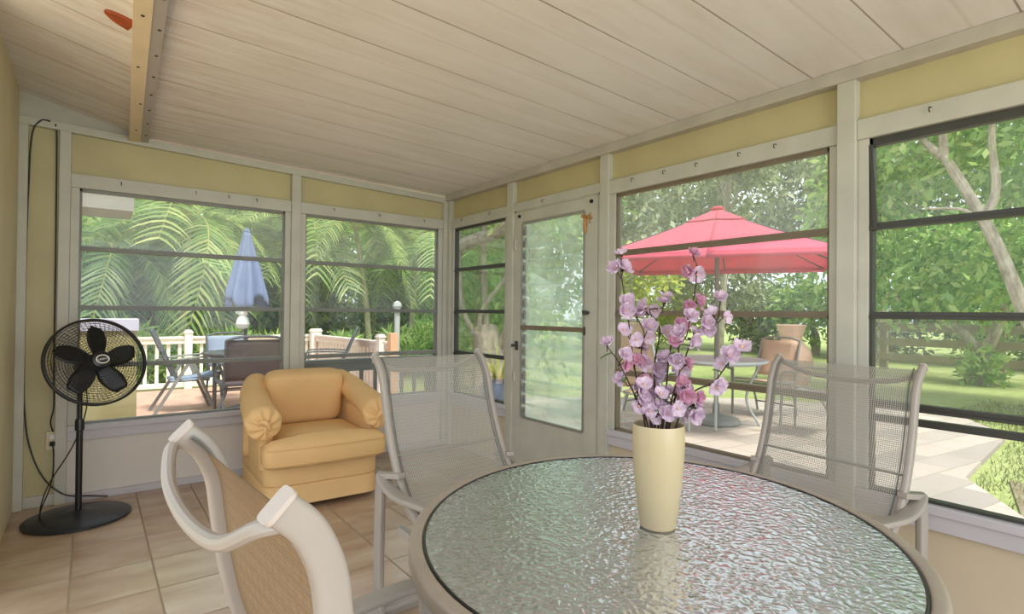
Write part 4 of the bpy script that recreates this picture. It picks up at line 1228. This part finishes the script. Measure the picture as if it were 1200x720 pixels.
deck_rail('deck_railing', (3.22, 7.05), (3.08, 9.62), 'white picket railing closing the right side of the deck, beyond the middle window', sp=0.115, mt='rail_pink', bw=0.075, posts=2)
deck_rail('grey_railing', (2.66, 4.70), (1.34, 4.70), 'grey metal railing standing just outside the middle window', 0.12, 0.80, 0.132, 'grey_metal', bw=0.03, posts=0)
mb = MB(); mb.box(-0.055, 0.055, -0.055, 0.055, 0.0, 0.91); mb.box(-0.05, 0.05, -0.05, 0.05, 0.91, 0.92)
o = mb.build('wood_post', M['post_wood'], smooth=False, bevel=0.006); o.location = (3.27, 6.92, 0); tag(o, 'square unpainted wood post at the near end of the picket railing', 'post')
mb = MB(); mb.tube([(0, 0, -0.05), (0, 0, 1.22)], 0.045, 14); mb.lathe([(0.05, 0.0), (0.085, 0.015), (0.085, 0.04), (0.05, 0.06), (0.075, 0.10), (0.06, 0.16), (0.0, 0.19)], 20, (0, 0, 1.2))
o = mb.build('garden_post', M['grey_light']); o.location = (3.95, 8.2, 0); tag(o, 'round grey garden post with ball cap behind the picket railing', 'post')

round_table('deck_table', (1.47, 7.25, 0), 0.44, 0.71, M['dark_metal'], M['dark_metal'], 'round dark metal table on the deck with the closed blue parasol through it')
P_ = empty('parasol', (1.49, 7.25, 0), 0, 'closed grey-blue parasol standing in the dark deck table', 'parasol')
mb = MB(); mb.tube([(0, 0, 0.03), (0, 0, 2.16)], 0.02, 12); mb.build('pole', M['dark_metal'], P_)
mb = MB(); mb.lathe([(0.0, 0.0), (0.22, 0.0), (0.23, 0.03), (0.12, 0.06), (0.03, 0.08), (0.0, 0.08)], 32); mb.build('base', M['dark_metal'], P_)
def fold(u, v_):
    a = 2 * PI * u
    r = (0.035 + 0.175 * v_ ** 0.9) * (1 + 0.26 * math.sin(8 * a + 1.5 * v_) * min(1, v_ * 2) + 0.10 * math.sin(3 * a + 1))
    if v_ > 0.9: r *= 1 - 0.8 * (v_ - 0.9)
    z = 2.16 - 0.86 * v_ - 0.07 * v_ * math.sin(3 * a + 0.6) - 0.03 * v_ * math.sin(8 * a)
    return (r * math.cos(a), r * math.sin(a), z)
mb = MB(); mb.grid(fold, 96, 18); o = mb.build('canopy', M['umbrella_blue'], P_, angle=0); o.modifiers.new('solid', 'SOLIDIFY').thickness = 0.004
mb = MB(); mb.lathe([(0.0, 0.05), (0.03, 0.03), (0.04, 0.0), (0.02, -0.02), (0.0, -0.02)], 14, (0, 0, 2.17)); mb.build('finial', M['umbrella_blue'], P_)
mb = MB(); mb.lathe([(0.0, -0.09), (0.05, -0.07), (0.075, -0.02), (0.06, 0.05), (0.035, 0.075), (0.055, 0.10), (0.05, 0.14), (0.0, 0.16)], 20)
o = mb.build('pole_ornament', M['white']); o.location = (1.44, 7.17, 1.07); tag(o, 'small white round ornament hanging on the pole below the closed blue parasol', 'ornament')

yard_chair('deck_chair', (1.40, 6.62, 0), 90, M['sling_dark'], M['dark_metal'], 'dark sling chair with its back to the window, nearest side of the deck table', 0.90, 0.10, hw=0.29)
yard_chair('deck_chair', (1.48, 7.98, 0), -90, M['sling_blue'], M['dark_metal'], 'blue-grey sling chair on the far side of the deck table, against the railing', 0.86, 0.10)
yard_chair('deck_chair', (2.62, 7.75, 0), 160, M['sling_slate'], M['dark_metal'], 'slate sling chair by the picket railing, seen through the middle window', 0.95, 0.20, hw=0.22)
# folding chair on crossed legs
K = empty('folding_chair', (0.90, 7.62, 0), 0, 'grey folding chair on crossed legs at the left of the deck table', 'chair')
for s in (-0.24, 0.24):
    mb = MB(); mb.bar((-0.33, s, 0.0), (0.02, s, 0.60), 0.022, 0.034); mb.build('leg', M['grey_metal'], K, smooth=False)
    mb = MB(); mb.bar((0.30, s * 0.94, 0.0), (0.05, s * 0.94, 0.62), 0.022, 0.034); mb.build('leg', M['grey_metal'], K, smooth=False)
    mb = MB(); mb.bar((-0.10, s * 0.9, 0.40), (-0.34, s * 0.9, 0.98), 0.022, 0.034); mb.build('back_frame', M['dark_metal'], K, smooth=False)
    mb = MB(); mb.sweep(bez([(-0.28, s, 0.60), (-0.05, s, 0.64), (0.22, s, 0.66)], 10), rrect(0.022, 0.010, 0.006), (0, 1, 0)); mb.build('armrest', M['grey_metal'], K)
mb = MB(); mb.grid(lambda u, v_: (-0.16 + 0.48 * u, (v_ * 2 - 1) * 0.22, 0.40 + 0.05 * u - 0.02 * math.sin(PI * u)), 8, 4); o = mb.build('seat', M['sling_blue'], K); o.modifiers.new('solid', 'SOLIDIFY').thickness = 0.03
mb = MB(); mb.grid(lambda u, v_: (-0.15 - 0.185 * u, (v_ * 2 - 1) * 0.20, 0.52 + 0.45 * u), 6, 4); o = mb.build('backrest', M['sling_blue'], K); o.modifiers.new('solid', 'SOLIDIFY').thickness = 0.008

# ---------------------------------------------------------------- rail fence across the lawn
FN = empty('rail_fence', (14.9, 0, -0.045), 0, 'weathered three-rail wooden fence running across the lawn', 'fence')
for i in range(6):
    y = -5.6 + i * 2.1
    mb = MB(); mb.box(-0.07, 0.07, y - 0.075, y + 0.075, 0.0, 1.12); mb.build('post', M['fence'], FN, smooth=False, bevel=0.01)
for z in (0.30, 0.66, 1.00):
    mb = MB(); mb.box(-0.10, -0.055, -6.0, 5.0, z - 0.085, z + 0.085); mb.build('rail', M['fence'], FN, smooth=False)

# ---------------------------------------------------------------- greenery
NR = np.random.default_rng(5)
def leaf_mesh(name, blobs, n, size, mat, parent=None, aspect=0.42, droop=0.3, shell=0.55, rng=NR):
    b = np.array(blobs, float); vol = (b[:, 3] * b[:, 4] * b[:, 5]) ** 0.67
    idx = rng.choice(len(b), n, p=vol / vol.sum())
    d = rng.normal(size=(n, 3)); d /= np.linalg.norm(d, axis=1)[:, None]
    r = shell + (1 - shell) * rng.random(n); r *= 1 + 0.18 * np.sin(d[:, 0] * 7 + idx) * np.sin(d[:, 1] * 6 + 2 * idx) + rng.normal(0, 0.05, n)
    p = b[idx, :3] + d * r[:, None] * b[idx, 3:6]
    t = d * 0.6 + rng.normal(size=(n, 3)) * 0.75; t[:, 2] -= droop; t /= np.linalg.norm(t, axis=1)[:, None]
    q = rng.normal(size=(n, 3)); sd_ = np.cross(t, q); sd_ /= np.linalg.norm(sd_, axis=1)[:, None]
    nn = np.cross(t, sd_)
    s = size * rng.uniform(0.65, 1.3, n)[:, None]
    V_ = np.stack([p, p + t * s * 0.45 + sd_ * s * aspect * 0.5 + nn * s * 0.06, p + t * s, p + t * s * 0.45 - sd_ * s * aspect * 0.5 + nn * s * 0.06], 1).reshape(-1, 3)
    me = bpy.data.meshes.new(name)
    me.vertices.add(4 * n); me.vertices.foreach_set('co', V_.astype(np.float32).ravel())
    me.loops.add(4 * n); me.loops.foreach_set('vertex_index', np.arange(4 * n, dtype=np.int32))
    me.polygons.add(n); me.polygons.foreach_set('loop_start', np.arange(0, 4 * n, 4, dtype=np.int32))
    me.update(calc_edges=True); me.materials.append(mat)
    o = bpy.data.objects.new(name, me); C.objects.link(o)
    if parent is not None: o.parent = parent
    return o

def crown_blobs(c, r, k, rng, flat=0.75):
    out = [(c[0], c[1], c[2], r * 0.7, r * 0.7, r * 0.6 * flat)]
    for i in range(k):
        d = rng.normal(size=3); d /= np.linalg.norm(d)
        rr = r * rng.uniform(0.34, 0.55)
        out.append((c[0] + d[0] * r * 0.65, c[1] + d[1] * r * 0.65, c[2] + d[2] * r * 0.65 * flat, rr, rr, rr * 0.8))
    return out

def tree(name, loc, label, height, r, mat, n, size, trunk='bark_dark', group=None, lean=(0, 0), k=9, zc=None, tr=0.14, flat=1.0, droop=0.3, cat='tree', aspect=0.42):
    t = empty(name, loc, 0, label, cat, group)
    rng = np.random.default_rng(int(abs(loc[0] * 131 + loc[1] * 17)) + 3)
    zc = zc if zc is not None else height - r * flat
    mb = MB()
    top = Vector((lean[0], lean[1], zc))
    mb.taper(bez([(0, 0, -0.1), (lean[0] * 0.3 + 0.08, lean[1] * 0.3, zc * 0.4), (lean[0] * 0.7, lean[1] * 0.7 + 0.08, zc * 0.75), tuple(top)], 14), [tr * (1.35 if i == 0 else 1.0) * (1 - 0.045 * i) for i in range(15)], 9)
    for i in range(5):
        a = 2 * PI * i / 5 + rng.random(); e = r * 0.65
        mb.taper(bez([tuple(top * 0.72), tuple(top * 0.85 + Vector((math.cos(a) * e * 0.45, math.sin(a) * e * 0.45, 0.1))), tuple(top + Vector((math.cos(a) * e, math.sin(a) * e, r * 0.4 * flat)))], 8), [tr * 0.42 * (1 - 0.1 * j) for j in range(9)], 6)
    mb.build('trunk', M[trunk], t)
    leaf_mesh('crown', crown_blobs((lean[0], lean[1], zc), r, k, rng, flat), n, size, mat, t, aspect, droop, rng=rng)
    return t

def frond_mesh(seed, L=1.9, nl=30, droop=0.55, leaf=0.54):
    rnd = random.Random(seed); mb = MB()
    pts = []
    for i in range(25):
        f = i / 24
        pts.append(Vector((L * (f - 0.16 * f * f * droop), 0.02 * math.sin(3 * f + seed), L * (0.55 * f - (0.62 + droop) * f * f))))
    mb.taper([tuple(p) for p in pts], [0.016 * (1 - 0.85 * i / 24) for i in range(25)], 5, 0)
    for i in range(nl):
        f = 0.12 + 0.87 * i / (nl - 1); x = f * 24; k = min(23, int(x)); p = pts[k].lerp(pts[k + 1], x - k)
        t = (pts[k + 1] - pts[k]).normalized(); up = Vector((-t.z, 0, t.x))
        ln = leaf * (0.45 + 0.75 * math.sin(PI * (0.12 + 0.78 * f))) * rnd.uniform(0.88, 1.08)
        for s in (-1, 1):
            dr = (Vector((0, s, 0)) * 0.80 + t * 0.62 + up * 0.28 + Vector((0, 0, rnd.uniform(-0.12, 0.08)))).normalized()
            w_ = 0.023 * rnd.uniform(0.8, 1.2); wd = t * w_
            n0 = len(mb.v)
            for j in range(4):
                g_ = j / 3; c = p + dr * (ln * g_) + Vector((0, 0, -0.42 * ln * g_ * g_))
                ww = wd * (1.0, 1.15, 0.85, 0.05)[j]
                mb.v += [tuple(c - ww), tuple(c + ww)]
            for j in range(3):
                mb.face((n0 + 2 * j, n0 + 2 * j + 1, n0 + 2 * j + 3, n0 + 2 * j + 2), 1)
    return mb
def frond_data(seed, mat, **kw):
    o = frond_mesh(seed, **kw).build('frond', [M['frond_stem'], mat], None, angle=0); me = o.data; bpy.data.objects.remove(o); return me
M['frond_stem'] = painted('frond_stem', srgb(176, 176, 96), 0.6, 0.1, 20)
FRL = [frond_data(i, M['palm'], droop=(0.35, 0.6, 0.85)[i % 3]) for i in range(3)]
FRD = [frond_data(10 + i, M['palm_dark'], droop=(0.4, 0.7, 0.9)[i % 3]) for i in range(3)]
def palm(loc, h, label, n=12, s=1.0, light=True, lean=(0, 0), seed=0, group=None, tr=0.055):
    t = empty('areca_palm', (loc[0], loc[1], -0.045), 0, label, 'palm', group)
    rnd = random.Random(seed + 77)
    top = Vector((lean[0], lean[1], h))
    mb = MB(); mb.taper(bez([(0, 0, 0), (lean[0] * 0.25, lean[1] * 0.25, h * 0.4), (lean[0] * 0.65, lean[1] * 0.65, h * 0.75), tuple(top)], 16), [tr * (1.3 - 0.035 * i + (0.10 if i % 2 else 0)) for i in range(17)], 9); mb.build('trunk', M['palm_trunk'], t)
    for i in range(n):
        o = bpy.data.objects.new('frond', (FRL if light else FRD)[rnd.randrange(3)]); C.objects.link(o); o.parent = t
        o.location = top - Vector((0, 0, rnd.uniform(0, 0.12)))
        el = rnd.uniform(-0.85, 0.45)
        o.rotation_euler = (rnd.uniform(-0.3, 0.3), el, 2 * PI * i / n + rnd.uniform(-0.25, 0.25))
        k = s * rnd.uniform(0.85, 1.15); o.scale = (k, k, k)
    return t
PL = [
    ((1.30, 11.6), 2.95, 'tall areca palm beyond the deck railing with a bright frond hanging before the left window', 13, 1.05, True, (0.1, -0.2)),
    ((0.30, 11.9), 2.30, 'areca palm behind the deck railing at the left end of the left window', 11, 0.95, False, (0, 0)),
    ((2.10, 12.6), 2.60, 'areca palm behind the deck railing, just left of the closed blue parasol', 11, 1.0, False, (0, 0)),
    ((3.35, 12.8), 3.40, 'yellowish areca palm behind and above the closed blue parasol', 12, 1.0, True, (0.1, 0)),
    ((4.95, 11.6), 3.15, 'pale areca palm with a leaning grey trunk at the centre of the middle window', 14, 1.0, True, (-0.35, 0.1)),
    ((4.20, 13.2), 2.75, 'areca palm with arching fronds at the left of the middle window', 12, 1.0, True, (0, 0)),
    ((6.00, 11.8), 3.20, 'areca palm with a straight pale trunk at the right of the middle window', 13, 1.0, True, (0.35, 0)),
    ((7.05, 12.0), 2.60, 'areca palm seen in the right-hand corner of the middle window', 11, 0.9, False, (0, 0)),
    ((5.75, 8.6), 2.45, 'areca palm beside the gnarled tree, seen through the narrow corner window', 10, 0.7, False, (0.1, 0)),
]
for i, (xy, h, lab, n, s, lt, ln) in enumerate(PL):
    palm(xy, h, lab, n, s, lt, ln, i)
for i, (x, y, h) in enumerate(((-0.9, 13.4, 2.5), (0.9, 14.4, 2.9), (2.6, 14.8, 3.2), (5.4, 14.6, 3.2), (7.6, 14.2, 3.0), (-1.9, 12.2, 2.7))):
    palm((x, y), h, 'shaded areca palm in the second row behind the deck', 10, 1.1, False, (0, 0), 30 + i, 'palms in the second row behind the deck')
# low bushes behind the railing
for i, (x, y, r) in enumerate(((-0.4, 10.9, 0.7), (0.7, 10.8, 0.6), (1.8, 11.0, 0.7), (2.8, 11.0, 0.6), (4.0, 10.4, 0.6), (4.9, 9.9, 0.6), (5.9, 10.4, 0.7), (6.8, 10.9, 0.8))):
    tree('fern_bush', (x, y, -0.045), 'low feathery green bush growing just behind the deck railing', 1.2, r, M['leaf_b'], 900, 0.24, 'bark_dark', 'low bushes behind the deck railing', k=6, zc=0.50, tr=0.03, flat=0.8, droop=-0.3, cat='bush', aspect=0.16)
for i in range(9):
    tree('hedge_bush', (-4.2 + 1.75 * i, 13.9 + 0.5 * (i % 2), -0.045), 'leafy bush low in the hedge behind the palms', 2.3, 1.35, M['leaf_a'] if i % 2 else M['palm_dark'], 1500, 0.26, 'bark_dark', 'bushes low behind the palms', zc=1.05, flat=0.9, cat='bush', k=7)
# dense trees behind the palms
for i, (x, y, h, r) in enumerate(((-5.5, 16.5, 7.5, 3.0), (-1.5, 18.0, 8.0, 3.2), (2.2, 18.5, 8.0, 3.2), (6.2, 18.6, 8.4, 3.3), (10.2, 17.8, 8.0, 3.2), (-3.4, 14.8, 4.6, 2.0), (0.3, 16.2, 4.4, 2.0), (4.0, 16.4, 4.4, 2.0), (8.6, 15.8, 4.6, 2.1))):
    tree('broadleaf_tree', (x, y, -0.045), 'dense broadleaf tree behind the palms, filling the view beyond the deck', h, r, M['leaf_a'] if i % 2 else M['leaf_b'], 5600, 0.30, 'bark_dark', 'dense trees behind the palms', zc=h * 0.43, flat=1.25)
# trees beyond the lawn
for i, (x, y, h, r, mt) in enumerate(((12.0, 14.5, 7.5, 3.0, 'leaf_b'), (15.5, 13.0, 8.5, 3.2, 'leaf_c'), (18.5, 10.5, 9.0, 3.2, 'leaf_c'), (19.5, 7.2, 9.0, 3.1, 'leaf_c'), (20.0, 3.8, 8.5, 3.1, 'leaf_a'), (19.5, 0.4, 8.5, 3.1, 'leaf_b'), (19.0, -3.2, 8.5, 3.2, 'leaf_a'), (18.0, -6.8, 8.0, 3.2, 'leaf_b'))):
    tree('broadleaf_tree', (x, y, -0.045), 'tall tree in the line of trees beyond the lawn and fence', h, r, M[mt], 5600, 0.30, 'bark', 'line of trees beyond the lawn', zc=h * 0.56, flat=1.15, droop=0.7 if mt == 'leaf_c' else 0.3)
for i, (x, y, r, mt) in enumerate(((17.0, 12.3, 1.5, 'leaf_y'), (17.6, 9.6, 1.5, 'leaf_c'), (18.0, 7.8, 1.6, 'leaf_b'), (18.2, 5.8, 1.5, 'leaf_c'), (18.2, 4.0, 1.5, 'leaf_b'), (17.9, 2.0, 1.5, 'leaf_a'), (17.8, 0.2, 1.5, 'leaf_b'), (17.4, -1.8, 1.5, 'leaf_a'), (17.0, -3.8, 1.6, 'leaf_b'), (14.2, 13.0, 1.5, 'leaf_b'))):
    tree('hedge_bush', (x, y, -0.045), 'rounded bush in the hedge behind the rail fence', 2.8, r, M[mt], 2600, 0.22, 'bark', 'bushes behind the rail fence', zc=1.3, flat=0.95, cat='bush')
tree('palm_bush', (11.4, 9.6, -0.045), 'yellow-green bush behind the left edge of the red parasol', 3.3, 1.1, M['leaf_y'], 1600, 0.24, 'bark', None, zc=2.1, cat='bush')

for i, (x, y, h, lab) in enumerate(((14.0, 5.55, 6.2, 'slim pale-trunked tree on the lawn, right of the parasol pole'), (15.8, 5.3, 6.8, 'slimmer pale trunk behind the right side of the red parasol'), (14.6, 9.0, 7.5, 'slim reddish-trunked tree rising behind the top of the red parasol'))):
    tree('slim_tree', (x, y, -0.045), lab, h, 1.2, M['leaf_c'], 1300, 0.24, 'bark', None, (0.25, -0.2), zc=h - 1.6, tr=0.10, droop=0.7)
# near tree whose slanting trunk crosses the right window
NT_ = empty('slanting_tree', (9.0, 1.05, -0.045), 0, 'broadleaf tree with a pale slanting forked trunk crossing the right-hand window', 'tree')
mb = MB()
mb.taper(bez([(0.0, 0.0, -0.1), (0.0, 0.22, 0.75), (0.0, 0.44, 1.40), (0, 0.67, 2.14), (0, 0.95, 2.83), (0, 1.24, 3.45)], 24), [0.10 * (1.25 if i < 2 else 1) * (1 - 0.018 * i) for i in range(25)], 10)
mb.taper(bez([(0, 1.22, 3.40), (0.1, 1.42, 3.62), (0.15, 1.70, 4.1)], 8), [0.07 - 0.006 * i for i in range(9)], 8)
mb.taper(bez([(0, 1.22, 3.42), (-0.05, 1.20, 3.8), (0.1, 1.0, 4.5)], 8), [0.06 - 0.005 * i for i in range(9)], 8)
mb.taper(bez([(0.0, 0.80, 2.48), (0.06, 0.70, 2.9), (0.05, 0.74, 3.5), (0.0, 0.7, 4.3)], 12), [0.062 - 0.003 * i for i in range(13)], 8)
mb.taper(bez([(0, 0.72, 2.25), (-0.1, 0.95, 2.62), (-0.2, 1.35, 2.70)], 8), [0.03 - 0.002 * i for i in range(9)], 6)
mb.build('trunk', M['bark'], NT_)
rg = np.random.default_rng(21)
leaf_mesh('crown', [(1.6, 1.2, 2.0, 1.0, 1.1, 0.9), (1.8, 0.0, 2.2, 1.0, 1.1, 1.0), (1.5, 2.2, 1.95, 0.9, 1.0, 0.9), (1.6, 3.0, 2.5, 0.8, 0.8, 0.9), (0.9, 0.4, 3.6, 1.1, 1.3, 1.0), (0.9, 1.8, 3.9, 1.2, 1.3, 1.0), (1.4, -1.2, 3.0, 1.2, 1.2, 1.3), (1.0, 2.6, 3.2, 0.9, 0.9, 0.8), (0.8, -0.8, 4.4, 1.2, 1.2, 1.0), (0.8, 1.0, 4.8, 1.2, 1.4, 0.9)], 14000, 0.165, M['leaf_b'], NT_, 0.45, 0.5, 0.35, rg)
# low forked tree by the fence
LT = empty('forked_tree', (13.2, 2.75, -0.045), 0, 'low forked tree in front of the rail fence with leaves round its foot', 'tree')
mb = MB(); mb.taper([(0, 0, -0.05), (0, 0, 0.35), (0, 0.02, 0.62)], [0.19, 0.14, 0.13], 9)
mb.taper(bez([(0, 0.0, 0.5), (0, 0.28, 0.95), (0, 0.75, 1.3), (0, 1.5, 1.7), (0, 1.9, 2.6)], 14), [0.10 - 0.004 * i for i in range(15)], 8)
mb.taper(bez([(0, 0, 0.5), (0, -0.2, 1.0), (0, -0.35, 1.6), (0.1, -0.4, 2.4)], 12), [0.11 - 0.005 * i for i in range(13)], 8)
mb.build('trunk', M['bark'], LT)
leaf_mesh('crown', [(0.2, 0.2, 2.5, 1.3, 1.4, 0.9), (0.2, 1.6, 2.6, 1.0, 1.0, 0.8), (0.2, -1.1, 2.5, 1.0, 1.0, 0.9)], 2600, 0.2, M['leaf_b'], LT, 0.45, 0.4, 0.3, rg)
leaf_mesh('sucker', [(-0.1, 0, 0.30, 0.42, 0.42, 0.38)], 420, 0.18, M['leaf_b'], LT, 0.4, -0.4, 0.3, rg)

# gnarled tree outside the corner window
GT = empty('gnarled_tree', (5.0, 7.0, -0.045), 0, 'gnarled many-stemmed tree outside the narrow corner window', 'tree')
mb = MB()
mb.taper([(0, 0, -0.05), (0.02, 0.02, 0.3), (-0.02, 0.1, 0.75), (0.0, 0.2, 1.0)], [0.34, 0.25, 0.22, 0.2], 12)
for pts, r0 in (([(0, 0.1, 0.6), (-0.1, 0.2, 1.2), (0.15, -0.25, 1.9), (0.25, -0.75, 2.7)], 0.085), ([(0.05, 0.0, 0.5), (0.1, -0.25, 1.1), (0.2, -0.5, 1.8), (0.2, -0.9, 2.5)], 0.07), ([(-0.05, 0.2, 0.7), (-0.1, 0.7, 1.3), (0.0, 1.0, 2.2), (0.1, 1.15, 3.0)], 0.09), ([(0, 0.15, 0.9), (0.05, 0.3, 1.6), (0.0, 0.25, 2.6), (0.0, 0.1, 3.4)], 0.10), ([(0.1, 0.0, 0.3), (0.15, -0.15, 0.9), (0.2, -0.12, 1.5)], 0.06), ([(0, 1.35, 2.25), (0, 0.6, 2.45), (0, -0.1, 2.50), (0.1, -0.9, 2.85)], 0.13)):
    mb.taper(bez(pts, 14), [r0 * (1.0 if r0 > 0.12 else 0.55) * (1 - 0.03 * i) for i in range(15)], 8)
mb.build('trunk', M['bark'], GT)
leaf_mesh('crown', [(0.6, -0.3, 2.8, 0.9, 0.9, 0.5), (0.8, 0.9, 3.2, 1.0, 1.0, 0.6), (0.3, 0.2, 3.6, 1.1, 1.1, 0.6), (0.9, 0.6, 1.5, 0.6, 0.7, 0.9), (0.9, -0.4, 0.9, 0.5, 0.5, 0.6)], 2600, 0.17, M['leaf_b'], GT, 0.45, 0.3, 0.3, rg)

PT = empty('potted_plant', (3.78, 5.15, 0), 0, 'blue glazed pot of strappy leaves outside the narrow corner window', 'plant')
mb = MB(); mb.lathe([(0.0, 0.0), (0.13, 0.0), (0.16, 0.03), (0.205, 0.20), (0.20, 0.36), (0.17, 0.43), (0.185, 0.46), (0.165, 0.46), (0.15, 0.40), (0.0, 0.39)], 36); mb.build('pot', M['bluepot'], PT)
rnd = random.Random(9); mb = MB()
for i in range(34):
    a = rnd.uniform(0, 2 * PI); L = rnd.uniform(0.35, 0.62); e = rnd.uniform(0.5, 1.25); wd = rnd.uniform(0.012, 0.022)
    n0 = len(mb.v)
    for j in range(7):
        f = j / 6; r_ = L * f * math.cos(e) + 0.03; z = 0.40 + L * f * math.sin(e) - 0.30 * L * f * f * (1.4 - e * 0.6)
        w_ = wd * math.sin(PI * (0.12 + 0.86 * f))
        mb.v += [(r_ * math.cos(a) - w_ * math.sin(a), r_ * math.sin(a) + w_ * math.cos(a), z), (r_ * math.cos(a) + w_ * math.sin(a), r_ * math.sin(a) - w_ * math.cos(a), z)]
    for j in range(6): mb.face((n0 + 2 * j, n0 + 2 * j + 1, n0 + 2 * j + 3, n0 + 2 * j + 2))
mb.build('leaves', M['leaf_y'], PT)

# rough grass near the patio corner
def blades(name, region, n, h, label):
    p = region(NR, n); a = NR.random(n) * 2 * PI; hh = h * NR.uniform(0.5, 1.3, n); ln = NR.normal(0, 0.5, (n, 2)) * hh[:, None]
    wv = 0.005
    sx = np.stack([np.cos(a), np.sin(a), np.zeros(n)], 1) * wv
    base = np.concatenate([p, np.full((n, 1), -0.045)], 1)
    base[:, 2] = -0.045
    tip = base + np.concatenate([ln, hh[:, None]], 1)
    V_ = np.stack([base - sx, base + sx, tip], 1).reshape(-1, 3)
    me = bpy.data.meshes.new(name); me.vertices.add(3 * n); me.vertices.foreach_set('co', V_.astype(np.float32).ravel())
    me.loops.add(3 * n); me.loops.foreach_set('vertex_index', np.arange(3 * n, dtype=np.int32))
    me.polygons.add(n); me.polygons.foreach_set('loop_start', np.arange(0, 3 * n, 3, dtype=np.int32)); me.update(calc_edges=True)
    me.materials.append(M['grass_blade']); o = bpy.data.objects.new(name, me); C.objects.link(o)
    tag(o, label, 'grass', kind='stuff'); return o
M['grass_blade'] = foliage('grass_blade', srgb(96, 108, 60), srgb(124, 136, 76), srgb(158, 158, 108), 0.4)
def reg(rng, n):
    out = np.zeros((0, 2))
    while len(out) < n:
        q_ = np.stack([rng.uniform(4.2, 10.5, 4 * n), rng.uniform(-2.5, 2.2, 4 * n)], 1)
        edge = np.interp(q_[:, 0], [3.5, 4.5, 5.3, 7.55, 8.9, 10.5], [-0.3, 0.70, 1.18, 1.34, 2.2, 2.2])
        keep = (q_[:, 1] < edge - 0.02) & (rng.random(len(q_)) < np.clip((q_[:, 0] - 4.2) * 0.6, 0.1, 1) * np.clip(0.35 + (edge - q_[:, 1]) * 1.2, 0, 1))
        out = np.concatenate([out, q_[keep]])
    return out[:n]
blades('grass', reg, 26000, 0.055, 'rough short grass beside the patio corner')
